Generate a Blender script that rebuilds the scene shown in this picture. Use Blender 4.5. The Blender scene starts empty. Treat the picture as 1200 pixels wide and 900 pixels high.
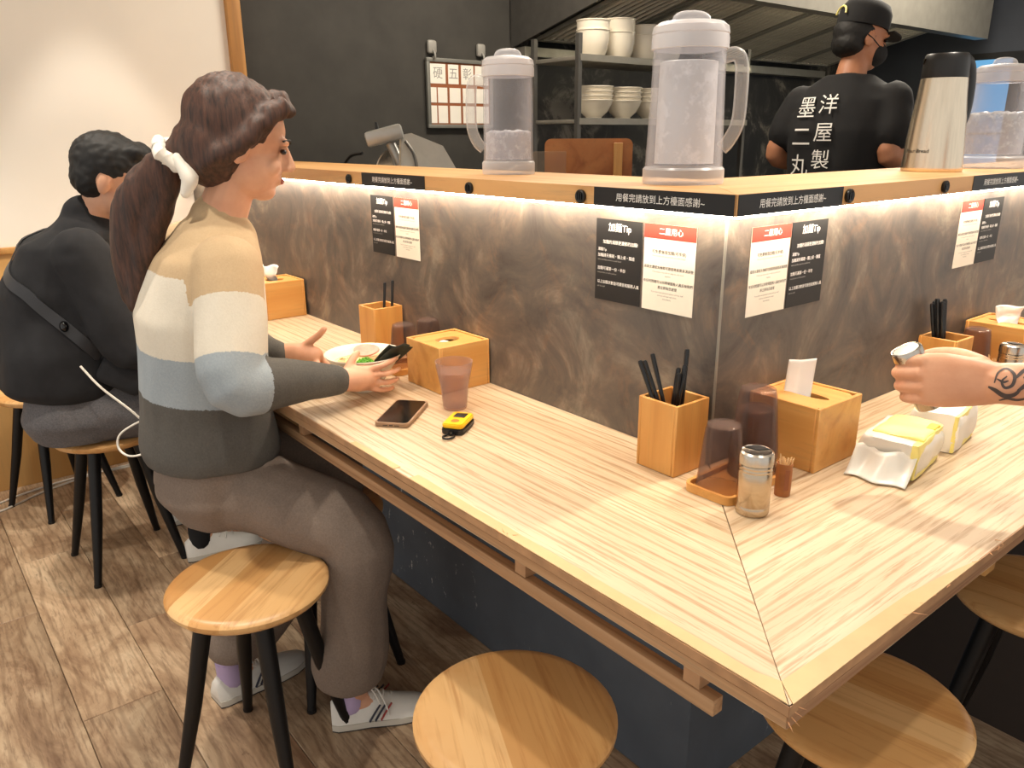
import bpy, bmesh, math, random
from mathutils import Vector, Matrix, Euler, noise as mnoise
from mathutils.bvhtree import BVHTree
random.seed(7)
PI = math.pi
SC = bpy.context.scene
COL = SC.collection
V = Vector

# ------------------------------------------------------------------ camera
def make_camera():
    yaw, pitch, roll = math.radians(141.175), math.radians(-17.441), math.radians(-0.363)
    fw = V((math.cos(pitch)*math.cos(yaw), math.cos(pitch)*math.sin(yaw), math.sin(pitch)))
    r = V((math.sin(yaw), -math.cos(yaw), 0)); u = r.cross(fw)
    c, s = math.cos(roll), math.sin(roll)
    r2, u2 = c*r + s*u, -s*r + c*u
    cam = bpy.data.cameras.new('camera'); cam.sensor_fit = 'HORIZONTAL'
    cam.sensor_width = 36.0; cam.lens = 27.655; cam.clip_start = 0.02; cam.clip_end = 60
    o = bpy.data.objects.new('camera', cam); COL.objects.link(o)
    m = Matrix((r2, u2, -fw)).transposed().to_4x4(); m.translation = V((0.7809, -1.0738, 1.3046))
    o.matrix_world = m
    SC.camera = o
make_camera()

# ------------------------------------------------------------------ world, exposure
w = bpy.data.worlds.new('room_air'); SC.world = w; w.use_nodes = True
bg = w.node_tree.nodes['Background']
bg.inputs[0].default_value = (1.0, 0.95, 0.88, 1); bg.inputs[1].default_value = 0.74
SC.view_settings.view_transform = 'Standard'; SC.view_settings.look = 'None'
SC.view_settings.gamma = 1.0; SC.view_settings.use_curve_mapping = False
SC.view_settings.exposure = 0.25

# ------------------------------------------------------------------ ceiling spots
WARM = (1.0, 0.91, 0.78)
def spot(x, y, z, power, tx=None, ty=None, half=24, blend=0.35, size=0.035, col=WARM):
    l = bpy.data.lights.new('ceiling_spot', 'SPOT'); l.energy = power; l.color = col
    l.spot_size = math.radians(half*2); l.spot_blend = blend; l.shadow_soft_size = size
    o = bpy.data.objects.new('ceiling_spot', l); COL.objects.link(o)
    tx = x if tx is None else tx; ty = y if ty is None else ty
    o.location = (x, y, z)
    o.rotation_euler = (V((tx, ty, 0.75)) - V((x, y, z))).to_track_quat('-Z', 'Y').to_euler()
    return o
spot(-2.30, -0.33, 2.5, 42, half=24, blend=0.3)
spot(-1.35, -0.28, 2.5, 38, half=36)
spot(-0.45, -0.26, 2.5, 34, half=38)
spot( 0.25,  0.92, 2.5, 85, tx=0.26, ty=0.45, half=34)
spot(-1.75, -0.95, 2.5, 62, half=38)
spot(-0.55, -0.90, 2.5, 50, half=38)
spot( 0.74, -0.05, 2.5, 22, half=38)
spot( 0.40,  1.80, 2.5, 40, half=38)
# unseen fill lights added above the kitchen to brighten hood and bowls
def area(x, y, z, sx, sy, power, col):
    l = bpy.data.lights.new('kitchen_fill_light', 'AREA'); l.shape = 'RECTANGLE'; l.size = sx; l.size_y = sy
    l.energy = power; l.color = col
    o = bpy.data.objects.new('kitchen_fill_light', l); COL.objects.link(o); o.location = (x, y, z)
area(-1.60, 1.25, 2.62, 0.3, 1.0, 34, (1.0, 0.88, 0.72))
area(-1.00, 3.20, 2.62, 0.3, 1.2, 62, (1.0, 0.90, 0.75))

# ------------------------------------------------------------------ materials
def srgb(r, g, b):
    f = lambda c: (c/255/12.92) if c/255 <= 0.04045 else ((c/255+0.055)/1.055)**2.4
    return (f(r), f(g), f(b), 1)
MATS = {}
class NT:
    def __init__(s, name):
        s.m = bpy.data.materials.new(name); s.m.use_nodes = True
        s.t = s.m.node_tree; s.t.nodes.clear()
        s.out = s.n('ShaderNodeOutputMaterial')
    def n(s, typ, **kw):
        nd = s.t.nodes.new(typ)
        for k, v in kw.items(): setattr(nd, k, v)
        return nd
    def l(s, a, b): s.t.links.new(a, b)
    def coords(s, scale=(1,1,1), kind='Object', rot=(0,0,0)):
        c = s.n('ShaderNodeTexCoord'); mp = s.n('ShaderNodeMapping')
        mp.inputs['Scale'].default_value = scale; mp.inputs['Rotation'].default_value = rot
        s.l(c.outputs[kind], mp.inputs[0]); return mp.outputs[0]
    def noise(s, vec, scale=5, detail=4, rough=0.55, dist=0.0):
        n = s.n('ShaderNodeTexNoise'); n.inputs['Scale'].default_value = scale
        n.inputs['Detail'].default_value = detail; n.inputs['Roughness'].default_value = rough
        n.inputs['Distortion'].default_value = dist
        if vec is not None: s.l(vec, n.inputs['Vector'])
        return n.outputs[0]
    def ramp(s, fac, stops):
        r = s.n('ShaderNodeValToRGB'); e = r.color_ramp.elements
        while len(e) < len(stops): e.new(0.5)
        for el, (p, c) in zip(e, stops): el.position = p; el.color = c
        s.l(fac, r.inputs[0]); return r.outputs[0]
    def mix(s, fac, a, b, mode='MIX'):
        m = s.n('ShaderNodeMix', data_type='RGBA', blend_type=mode)
        if isinstance(fac, (int, float)): m.inputs[0].default_value = fac
        else: s.l(fac, m.inputs[0])
        for i, x in ((6, a), (7, b)):
            if isinstance(x, tuple): m.inputs[i].default_value = x
            else: s.l(x, m.inputs[i])
        return m.outputs[2]
    def math(s, op, a, b=0.0):
        m = s.n('ShaderNodeMath', operation=op)
        for i, x in ((0, a), (1, b)):
            if isinstance(x, (int, float)): m.inputs[i].default_value = x
            else: s.l(x, m.inputs[i])
        return m.outputs[0]
    def bsdf(s, color, rough=0.5, metal=0.0, bump=None, bstr=0.2, bdist=0.002, **kw):
        b = s.n('ShaderNodeBsdfPrincipled')
        if isinstance(color, tuple): b.inputs['Base Color'].default_value = color
        else: s.l(color, b.inputs['Base Color'])
        if isinstance(rough, (int, float)): b.inputs['Roughness'].default_value = rough
        else: s.l(rough, b.inputs['Roughness'])
        b.inputs['Metallic'].default_value = metal
        for k, v in kw.items():
            b.inputs[k.replace('_', ' ')].default_value = v
        if bump is not None:
            bp = s.n('ShaderNodeBump'); bp.inputs['Strength'].default_value = bstr
            bp.inputs['Distance'].default_value = bdist
            s.l(bump, bp.inputs['Height']); s.l(bp.outputs[0], b.inputs['Normal'])
        s.l(b.outputs[0], s.out.inputs[0]); return b
def plain(name, rgb, rough=0.5, metal=0.0, var=0.06, scale=18, **kw):
    t = NT(name); c = srgb(*rgb)
    lo = tuple(x*(1-var) for x in c[:3]) + (1,); hi = tuple(min(1, x*(1+var)) for x in c[:3]) + (1,)
    n = t.noise(t.coords(), scale, 3)
    t.bsdf(t.ramp(n, [(0.3, lo), (0.7, hi)]), rough, metal, **kw)
    MATS[name] = t.m; return t.m
def wood(name, light, mid, dark, axis=0, rough=0.5, fine=90, stretch=0.03, bands=9, pore=0.5, rnd=0.0, bstr=0.1):
    """grain runs along the given object axis"""
    t = NT(name)
    sc = [1, 1, 1]; sc[axis] = stretch*2.2
    v = t.coords(tuple(sc))
    if rnd:
        oi = t.n('ShaderNodeObjectInfo'); add = t.n('ShaderNodeVectorMath', operation='ADD')
        ml = t.n('ShaderNodeVectorMath', operation='SCALE'); ml.inputs[3].default_value = 37.0
        cb = t.n('ShaderNodeCombineXYZ')
        for i in range(3): t.l(oi.outputs['Random'], cb.inputs[i])
        t.l(cb.outputs[0], ml.inputs[0]); t.l(v, add.inputs[0]); t.l(ml.outputs[0], add.inputs[1]); v = add.outputs[0]
    broad = t.noise(v, bands, 3, 0.5, 1.2)
    fin = t.noise(v, fine, 4, 0.7, 0.3)
    c = t.ramp(broad, [(0.28, srgb(*dark)), (0.45, srgb(*mid)), (0.68, srgb(*light))])
    c2 = t.ramp(fin, [(0.34, tuple(x*0.55 for x in srgb(*dark)[:3])+(1,)), (0.47, srgb(*light))])
    c = t.mix(pore, c, c2, 'MULTIPLY') if pore else c
    if rnd:
        hs = t.n('ShaderNodeHueSaturation')
        mr = t.n('ShaderNodeMapRange'); mr.inputs[3].default_value = 1-rnd; mr.inputs[4].default_value = 1+rnd
        t.l(oi.outputs['Random'], mr.inputs[0]); t.l(mr.outputs[0], hs.inputs['Value']); t.l(c, hs.inputs['Color']); c = hs.outputs[0]
    t.bsdf(c, rough, 0, fin, bstr)
    MATS[name] = t.m; return t.m

# counter laminate: pale oak, long fine grain
def counter_wood(name, axis):
    t = NT(name)
    sc = [1, 1, 1]; sc[axis] = 0.045
    v = t.coords(tuple(sc)); sc2 = [1, 1, 1]; sc2[axis] = 0.07
    v2 = t.coords(tuple(sc2))
    cath = t.n('ShaderNodeTexWave', wave_type='BANDS', bands_direction='Y' if axis == 0 else 'X')
    cath.inputs['Scale'].default_value = 12; cath.inputs['Distortion'].default_value = 6
    cath.inputs['Detail'].default_value = 3; cath.inputs['Detail Scale'].default_value = 1.3
    t.l(v2, cath.inputs[0])
    fin = t.noise(v, 150, 4, 0.65, 0.2); br = t.noise(v, 14, 3, 0.5)
    base = t.ramp(br, [(0.3, srgb(188, 162, 130)), (0.55, srgb(207, 184, 153)), (0.75, srgb(218, 199, 171))])
    c = t.mix(t.ramp(cath.outputs[1], [(0.0, (0.55,)*3+(1,)), (0.2, (0,0,0,1))]), base, srgb(160, 124, 84))
    c = t.mix(t.ramp(fin, [(0.36, (0.6,)*3+(1,)), (0.49, (0,0,0,1))]), c, srgb(150, 114, 74))
    t.bsdf(c, 0.42, 0, fin, 0.06)
    MATS[name] = t.m
counter_wood('oak_x', 0); counter_wood('oak_y', 1)
wood('bamboo', (222,170,98), (212,156,84), (196,138,68), axis=2, rough=0.42, fine=120, bands=16, pore=0.18)
wood('bamboo_h', (224,174,104), (214,160,88), (198,142,72), axis=0, rough=0.42, fine=120, bands=16, pore=0.18)
wood('shelf_wood_x', (226,186,132), (214,170,114), (190,140,86), axis=0, rough=0.45, fine=70, bands=10, pore=0.3)
wood('shelf_wood_y', (226,186,132), (214,170,114), (190,140,86), axis=1, rough=0.45, fine=70, bands=10, pore=0.3)
wood('strip_wood', (212,168,106), (200,152,90), (176,128,70), axis=2, rough=0.5, fine=70, pore=0.25)
wood('wainscot', (214,172,110), (206,160,96), (192,142,80), axis=2, rough=0.45, fine=60, bands=5, pore=0.2)
wood('wainscot_low', (128,92,58), (116,82,50), (98,66,40), axis=1, rough=0.5, fine=60, bands=5, pore=0.3)
wood('edge_ply', (206,172,134), (188,152,114), (150,114,82), axis=0, rough=0.7, fine=160, stretch=0.01, bands=40, pore=0.5)
wood('edge_ply_y', (196,160,124), (176,138,104), (140,104,76), axis=1, rough=0.7, fine=160, stretch=0.01, bands=40, pore=0.5)
plain('edge_brown', (176,134,96), 0.6, var=0.2, scale=30)
plain('edge_tape', (200,168,120), 0.5, var=0.06)
wood('toothpick_wood', (232,200,150), (226,190,140), (212,170,120), axis=2, pore=0.1)
wood('kitchen_wood', (206,146,88), (194,130,74), (168,104,56), axis=1, rough=0.45, pore=0.3)

def plank_mat():
    t = NT('rustic_plank'); oi = t.n('ShaderNodeObjectInfo')
    cb = t.n('ShaderNodeCombineXYZ')
    for i in range(3): t.l(oi.outputs['Random'], cb.inputs[i])
    ml = t.n('ShaderNodeVectorMath', operation='SCALE'); ml.inputs[3].default_value = 53; t.l(cb.outputs[0], ml.inputs[0])
    def v(scale):
        a = t.n('ShaderNodeVectorMath', operation='ADD'); t.l(t.coords(scale), a.inputs[0]); t.l(ml.outputs[0], a.inputs[1]); return a.outputs[0]
    v1 = v((0.12, 1, 1)); v2 = v((0.5, 1, 1)); v3 = v((0.16, 1, 1))
    ring = t.n('ShaderNodeTexWave', wave_type='BANDS', bands_direction='Y')
    ring.inputs['Scale'].default_value = 11; ring.inputs['Distortion'].default_value = 12
    ring.inputs['Detail'].default_value = 2; ring.inputs['Detail Scale'].default_value = 0.9
    t.l(v3, ring.inputs[0])
    fin = t.noise(v1, 110, 4, 0.7); blot = t.noise(v2, 8, 5, 0.66, 0.9); knot = t.noise(v((1,1,1)), 26, 3)
    c = t.ramp(blot, [(0.30, srgb(134,104,80)), (0.44, srgb(174,144,114)), (0.58, srgb(202,174,142)), (0.72, srgb(220,196,164))])
    c = t.mix(t.ramp(ring.outputs[1], [(0.02, (0.35,)*3+(1,)), (0.25, (0,0,0,1))]), c, srgb(112,84,60))
    c = t.mix(t.ramp(fin, [(0.36, (0.45,)*3+(1,)), (0.5, (0,0,0,1))]), c, srgb(92,62,42))
    c = t.mix(t.ramp(knot, [(0.68, (0,0,0,1)), (0.78, (0.7,)*3+(1,))]), c, srgb(78,50,34))
    hs = t.n('ShaderNodeHueSaturation'); mr = t.n('ShaderNodeMapRange')
    mr.inputs[3].default_value = 0.78; mr.inputs[4].default_value = 1.16
    t.l(oi.outputs['Random'], mr.inputs[0]); t.l(mr.outputs[0], hs.inputs['Value']); t.l(c, hs.inputs['Color'])
    t.bsdf(hs.outputs[0], 0.48, 0, fin, 0.15); MATS['plank'] = t.m
plank_mat()

def partition_mat():
    t = NT('mottled_metal_plaster'); v = t.coords()
    a = t.noise(v, 5.0, 7, 0.66, 1.3); b = t.noise(t.coords((1,1,0.8)), 10, 6, 0.7, 1.4); f = t.noise(v, 60, 4, 0.6)
    c = t.ramp(a, [(0.30, srgb(66,61,59)), (0.43, srgb(98,91,86)), (0.54, srgb(122,109,98)), (0.66, srgb(152,142,126))])
    c = t.mix(t.ramp(b, [(0.36, (0.65,)*3+(1,)), (0.62, (0,0,0,1))]), c, srgb(96,92,88))
    c = t.mix(t.ramp(b, [(0.56, (0,0,0,1)), (0.72, (0.4,)*3+(1,))]), c, srgb(138,108,84))
    t.bsdf(c, t.ramp(a, [(0.3, (0.42,)*3+(1,)), (0.7, (0.6,)*3+(1,))]), 0.35, f, 0.12); MATS['partition'] = t.m
partition_mat()
def base_mat():
    t = NT('blue_grey_paint'); v = t.coords()
    a = t.noise(v, 4, 4); sp = t.noise(t.coords((1,1,0.5)), 34, 5, 0.75); zone = t.noise(v, 2.6, 2)
    c = t.ramp(a, [(0.3, srgb(76,84,94)), (0.7, srgb(94,102,112))])
    k = t.math('MULTIPLY', t.ramp(sp, [(0.61, (0,0,0,1)), (0.65, (1,1,1,1))]), t.ramp(zone, [(0.50, (0,0,0,1)), (0.58, (1,1,1,1))]))
    t.bsdf(t.mix(k, c, srgb(190,188,184)), 0.6, 0, sp, 0.05); MATS['base_paint'] = t.m
base_mat()
plain('wall_white', (238,232,222), 0.8, var=0.02, scale=3)
plain('wall_dark', (58,56,52), 0.75, var=0.18, scale=6)
plain('wall_blue_dark', (44,48,56), 0.7, var=0.2, scale=3)
def stained():
    t = NT('stained_wall'); v = t.coords(); a = t.noise(v, 3.5, 6, 0.7, 0.6)
    t.bsdf(t.ramp(a, [(0.46, srgb(34,32,30)), (0.54, srgb(52,49,45)), (0.62, srgb(112,106,96))]), 0.6); MATS['wall_stained'] = t.m
stained()
plain('ceiling_white', (228,222,210), 0.85, var=0.02)
plain('floor_gap', (52,38,28), 0.8)
plain('black_metal', (16,16,18), 0.42, 0.3, var=0.1)
plain('black_plastic', (14,14,15), 0.38, var=0.1)
plain('black_gloss', (10,10,12), 0.16, var=0.0)
plain('chopstick_black', (18,18,20), 0.3, var=0.05)
plain('sticker_black', (12,12,14), 0.5, var=0.05)
plain('poster_black', (22,21,21), 0.55, var=0.05)
plain('poster_white', (238,230,214), 0.6, var=0.02)
plain('poster_red', (206,58,44), 0.55, var=0.04)
plain('ink_white', (245,243,238), 0.6, var=0)
plain('ink_grey', (150,148,144), 0.6, var=0)
plain('ink_black', (30,28,27), 0.6, var=0)
plain('paper', (240,236,226), 0.85, var=0.02)
plain('tissue', (246,243,238), 0.9, var=0.02)
plain('porcelain', (236,228,210), 0.2, var=0.02)
plain('white_plastic', (232,230,226), 0.35, var=0.02)
plain('cable_white', (232,226,214), 0.4, var=0.02)
plain('yellow_plastic', (250,196,20), 0.35, var=0.04)
plain('orange_mark', (226,110,30), 0.4, var=0.04)
plain('tan_case', (158,126,98), 0.5, var=0.05)
plain('bamboo_tube', (152,92,46), 0.5, var=0.15, scale=40)
plain('shirt_black', (22,22,24), 0.85, var=0.12, scale=12)
plain('sweat_black', (30,30,33), 0.9, var=0.18, scale=30)
plain('hair_black', (16,14,13), 0.65, var=0.3, scale=60)
plain('strap_black', (44,44,47), 0.4, var=0.1)
plain('eye_dark', (24,18,16), 0.2, var=0)
plain('lips', (178,96,84), 0.5, var=0.05)
plain('mask_black', (24,24,26), 0.8, var=0.05)
plain('shoe_white', (228,224,216), 0.5, var=0.04)
plain('shoe_sole', (206,200,188), 0.6, var=0.04)
plain('sole_line', (64,58,54), 0.6, var=0.04)
plain('stripe_navy', (32,34,52), 0.5, var=0.02)
plain('stripe_red', (160,50,44), 0.5, var=0.02)
plain('sock_lilac', (188,168,206), 0.9, var=0.05)
plain('sock_black', (24,24,26), 0.9, var=0.05)
plain('scrunchie', (232,226,214), 0.8, var=0.04)
plain('noodle', (232,206,150), 0.5, var=0.12, scale=60)
plain('broth', (222,190,140), 0.25, var=0.1, scale=30)
plain('chashu', (214,150,132), 0.45, var=0.18, scale=40)
plain('scallion', (96,168,44), 0.5, var=0.25, scale=200)
plain('nori', (36,42,32), 0.6, var=0.3, scale=60)
plain('board_brown', (146,86,52), 0.7, var=0.08)
plain('board_frame', (128,128,122), 0.4, 0.3, var=0.06)
plain('silver_paint', (176,176,172), 0.35, 0.55, var=0.06)
plain('grey_plastic', (150,148,142), 0.45, var=0.06)
plain('rack_steel', (96,94,90), 0.4, 0.5, var=0.1)
plain('pack_yellow', (244,214,60), 0.45, var=0.1, scale=30)
plain('lemon_film', (250,236,140), 0.4, var=0.06, scale=30)
plain('splinter', (206,150,104), 0.7, var=0.15, scale=200)
plain('apron', (30,30,34), 0.9, var=0.1)
def fabric(name, a, b, scale=240, rough=0.95):
    t = NT(name); n = t.noise(t.coords(), scale, 3, 0.7); g = t.noise(t.coords(), 14, 3)
    c = t.mix(0.35, t.ramp(n, [(0.35, srgb(*a)), (0.65, srgb(*b))]), t.ramp(g, [(0.3, srgb(*a)), (0.7, srgb(*b))]))
    t.bsdf(c, rough, 0, n, 0.25); MATS[name] = t.m
def jumper_mat():
    t = NT('striped_knit'); at = t.n('ShaderNodeAttribute'); at.attribute_name = 'band'
    n = t.noise(t.coords(), 240, 3, 0.7); g = t.noise(t.coords(), 14, 3)
    def two(a, b): return t.mix(t.math('ADD', t.math('MULTIPLY', n, 0.6), t.math('MULTIPLY', g, 0.4)), srgb(*a), srgb(*b))
    c = two((176,148,112), (206,180,144))
    for lim, a, b in ((1.0, (198,188,170), (228,220,204)), (2.0, (128,138,146), (176,184,188)), (3.0, (58,56,53), (108,104,98))):
        c = t.mix(t.math('GREATER_THAN', t.math('ADD', at.outputs['Fac'], t.math('MULTIPLY', t.math('SUBTRACT', n, 0.5), 0.08)), lim), c, two(a, b))
    t.bsdf(c, 0.95, 0, n, 0.25); MATS['striped_knit'] = t.m
jumper_mat()
fabric('trouser_taupe', (116,102,92), (136,121,109)); fabric('jeans_grey', (84,82,85), (116,113,114))
def skin(name, a, b):
    t = NT(name); n = t.noise(t.coords(), 16, 4)
    t.bsdf(t.ramp(n, [(0.3, srgb(*a)), (0.7, srgb(*b))]), 0.5, 0, t.noise(t.coords(), 300, 2), 0.08,
           Subsurface_Weight=0.08, Subsurface_Radius=(0.012, 0.005, 0.003)); MATS[name] = t.m
skin('skin', (206,150,118), (222,170,138)); skin('skin_cook', (176,118,86), (194,136,102))
def hairmat(name, a, b):
    t = NT(name); n = t.noise(t.coords((1, 1, 0.12)), 130, 3, 0.7)
    t.bsdf(t.ramp(n, [(0.3, srgb(*a)), (0.7, srgb(*b))]), 0.6, 0, n, 0.35, 0.003); MATS[name] = t.m
hairmat('hair_brown', (34,22,17), (84,52,38))
def steel(name, rgb, rough=0.25, axis=2, amt=0.25):
    t = NT(name); sc = [1, 1, 1]; sc[axis] = 0.02
    n = t.noise(t.coords(tuple(sc)), 160, 3)
    c = srgb(*rgb); t.bsdf(t.ramp(n, [(0.3, tuple(x*(1-amt*0.4) for x in c[:3])+(1,)), (0.7, c)]), rough, 1.0, n, 0.04); MATS[name] = t.m
steel('steel', (198,192,182), 0.24); steel('steel_warm', (234,220,198), 0.26); plain('steel_dull', (150,146,136), 0.42, 0.55, var=0.08)
plain('filter_steel', (206,200,186), 0.35, 0.5, var=0.1); steel('shaker_steel', (196,180,158), 0.22, axis=0)
def plastic_clear(name, tint, alpha, rough=0.25, edge=0.45, col=(235,232,230), bumpy=0):
    """clear or frosted plastic: mostly see-through, milkier at grazing angles"""
    t = NT(name); tr = t.n('ShaderNodeBsdfTransparent'); tr.inputs[0].default_value = tint
    p = t.n('ShaderNodeBsdfPrincipled'); p.inputs['Base Color'].default_value = srgb(*col); p.inputs['Roughness'].default_value = rough
    p.inputs['Specular IOR Level'].default_value = 0.8
    lw = t.n('ShaderNodeLayerWeight'); lw.inputs[0].default_value = 0.35
    f = t.math('ADD', alpha, t.math('MULTIPLY', lw.outputs['Facing'], edge))
    if bumpy:
        n = t.noise(t.coords(), bumpy, 4, 0.7); f = t.math('ADD', f, t.ramp(n, [(0.5, (0,0,0,1)), (0.7, (0.35,)*3+(1,))]))
    f = t.math('MINIMUM', f, 0.96)
    mx = t.n('ShaderNodeMixShader'); t.l(f, mx.inputs[0]); t.l(tr.outputs[0], mx.inputs[1]); t.l(p.outputs[0], mx.inputs[2])
    t.l(mx.outputs[0], t.out.inputs[0]); MATS[name] = t.m
plastic_clear('pitcher_clear', (0.95,0.95,0.97,1), 0.06, 0.15, 0.36, (236,236,240))
plastic_clear('pitcher_frost', (0.94,0.94,0.95,1), 0.34, 0.3, 0.35, (240,238,240))
plastic_clear('ice', (0.95,0.95,0.96,1), 0.42, 0.3, 0.25, (222,222,224), 60)
plastic_clear('sleeve', (0.96,0.96,0.96,1), 0.74, 0.35, 0.2, (242,241,238), 30)
plastic_clear('handle_clear', (0.95,0.95,0.95,1), 0.22, 0.15, 0.5, (226,224,222))
plastic_clear('cup_smoke', (0.87,0.80,0.77,1), 0.10, 0.14, 0.32, (130,112,104))
plastic_clear('cup_pink', (0.90,0.83,0.80,1), 0.12, 0.16, 0.30, (206,182,172))
plastic_clear('water', (0.93,0.88,0.86,1), 0.10, 0.05, 0.15, (230,214,206))
plastic_clear('acrylic', (0.92,0.88,0.82,1), 0.12, 0.1, 0.35, (220,200,180))
plastic_clear('tissue_film', (0.97,0.96,0.92,1), 0.75, 0.25, 0.2, (246,244,236))
def emit(name, rgb, s):
    t = NT(name); e = t.n('ShaderNodeEmission'); e.inputs[0].default_value = srgb(*rgb); e.inputs[1].default_value = s
    t.l(e.outputs[0], t.out.inputs[0]); MATS[name] = t.m
emit('led_warm', (255,240,218), 52.0)
emit('panel_blue', (120,186,232), 0.75)
emit('lamp_tube', (255,240,205), 55.0)
def seat_wood():
    t = NT('seat_wood'); v = t.coords()
    sx = t.n('ShaderNodeSeparateXYZ'); t.l(v, sx.inputs[0])
    k = t.math('FLOOR', t.math('MULTIPLY', t.math('ADD', sx.outputs[0], 1.0), 15.5))
    oi = t.n('ShaderNodeObjectInfo'); wn = t.n('ShaderNodeTexWhiteNoise', noise_dimensions='2D')
    cb = t.n('ShaderNodeCombineXYZ'); t.l(k, cb.inputs[0]); t.l(oi.outputs['Random'], cb.inputs[1]); t.l(cb.outputs[0], wn.inputs[0])
    g = t.noise(t.coords((1, 0.05, 1)), 90, 4, 0.6); b = t.noise(v, 9, 3)
    c = t.ramp(wn.outputs[0], [(0.0, srgb(200,146,86)), (0.5, srgb(216,166,106)), (1.0, srgb(228,186,130))])
    c = t.mix(t.ramp(g, [(0.3, (0.5,)*3+(1,)), (0.5, (0,0,0,1))]), c, srgb(172,112,56))
    c = t.mix(t.ramp(b, [(0.55, (0,0,0,1)), (0.75, (0.4,)*3+(1,))]), c, srgb(200,128,58))
    t.bsdf(c, 0.34, 0, g, 0.04); MATS['seat_wood'] = t.m
seat_wood()
def tattoo_skin():
    t = NT('tattooed_skin')
    n = t.noise(t.coords(), 16, 4)
    c = t.ramp(n, [(0.3, srgb(204,146,112)), (0.7, srgb(220,166,132))])
    t.bsdf(c, 0.45, 0, t.noise(t.coords(), 260, 3), 0.1, Subsurface_Weight=0.08, Subsurface_Radius=(0.012, 0.005, 0.003)); MATS['skin_arm'] = t.m
tattoo_skin()
plain('tattoo_ink', (74,62,58), 0.55, var=0.15, scale=80)

# ------------------------------------------------------------------ geometry helpers
def finish(bm, smooth=None):
    bmesh.ops.remove_doubles(bm, verts=bm.verts, dist=1e-6)
    bmesh.ops.recalc_face_normals(bm, faces=bm.faces)
def mesh_of(name, bm, mat=None, smooth=40):
    me = bpy.data.meshes.new(name); bm.to_mesh(me); bm.free()
    if mat is not None:
        for x in (mat if isinstance(mat, (list, tuple)) else [mat]): me.materials.append(MATS[x] if isinstance(x, str) else x)
    if smooth:
        for p in me.polygons: p.use_smooth = True
        try: me.set_sharp_from_angle(angle=math.radians(smooth))
        except Exception: pass
    return me
def link(name, me, parent=None):
    o = bpy.data.objects.new(name, me); COL.objects.link(o)
    if parent is not None: o.parent = parent
    return o
def obj(name, bm, mat, parent=None, smooth=40):
    bmesh.ops.recalc_face_normals(bm, faces=bm.faces)
    return link(name, mesh_of(name, bm, mat, smooth), parent)
def tag(o, label, cat, group=None):
    o['label'] = label; o['category'] = cat
    if group: o['group'] = group
    return o
def struct(o, label=None):
    o['kind'] = 'structure'
    if label: o['label'] = label
    return o
def thing(name, label, cat, loc=(0,0,0), rz=0, group=None):
    o = bpy.data.objects.new(name, None); COL.objects.link(o); o.empty_display_size = 0.05
    o.location = loc; o.rotation_euler = (0, 0, rz)
    return tag(o, label, cat, group)
def dup(root, loc, rz=0, label=None, group=None):
    r = root.copy(); COL.objects.link(r); r.location = loc; r.rotation_euler = (0, 0, rz)
    if label: r['label'] = label
    if group: r['group'] = group
    for ch in list(root.children):
        c = ch.copy(); COL.objects.link(c); c.parent = r
        for g in ch.children:
            d = g.copy(); COL.objects.link(d); d.parent = c
    return r
def B(): return bmesh.new()
def box(bm, lo, hi, bev=0.0, seg=2, M=None):
    lo, hi = V(lo), V(hi)
    r = bmesh.ops.create_cube(bm, size=1.0); vs = r['verts']
    c, s = (lo+hi)/2, hi-lo
    for v in vs: v.co = V((v.co.x*s.x, v.co.y*s.y, v.co.z*s.z)) + c
    if bev:
        es = list({e for v in vs for e in v.link_edges})
        res = bmesh.ops.bevel(bm, geom=es, offset=bev, segments=seg, affect='EDGES', profile=0.5, clamp_overlap=True)
        vs = list({v for f in res['faces'] for v in f.verts} | {v for v in vs if v.is_valid})
    if M is not None:
        for v in vs: v.co = M @ v.co
    return vs
def bx(lo, hi, bev=0.0, M=None, seg=2):
    bm = B(); box(bm, lo, hi, bev, seg, M); return bm
def prism(bm, poly, z0, z1, M=None):
    a = [bm.verts.new((x, y, z0)) for x, y in poly]; b = [bm.verts.new((x, y, z1)) for x, y in poly]
    n = len(poly)
    bm.faces.new(a[::-1]); bm.faces.new(b)
    for i in range(n): bm.faces.new((a[i], a[(i+1) % n], b[(i+1) % n], b[i]))
    if M is not None:
        for v in a+b: v.co = M @ v.co
    return a+b
def lathe(bm, prof, seg=32, M=None, cap=True, wob=None):
    """prof: list of (radius, z)"""
    rings = []
    for r, z in prof:
        if r < 1e-5: rings.append([bm.verts.new((0, 0, z))])
        else: rings.append([bm.verts.new((r*math.cos(2*PI*i/seg), r*math.sin(2*PI*i/seg), z)) for i in range(seg)])
    for a, b in zip(rings, rings[1:]):
        for i in range(seg):
            j = (i+1) % seg
            if len(a) == 1 and len(b) == 1: continue
            if len(a) == 1: bm.faces.new((a[0], b[i], b[j]))
            elif len(b) == 1: bm.faces.new((a[i], a[j], b[0]))
            else: bm.faces.new((a[i], a[j], b[j], b[i]))
    if cap:
        for rg in (rings[0], rings[-1]):
            if len(rg) > 2:
                try: bm.faces.new(rg)
                except ValueError: pass
    vs = [v for r in rings for v in r]
    if M is not None:
        for v in vs: v.co = M @ v.co
    return vs
def frame_dir(d, up=V((0,0,1))):
    d = d.normalized()
    if abs(d.dot(up)) > 0.98: up = V((1,0,0))
    a = up.cross(d).normalized(); b = d.cross(a).normalized()
    return a, b, d
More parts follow.
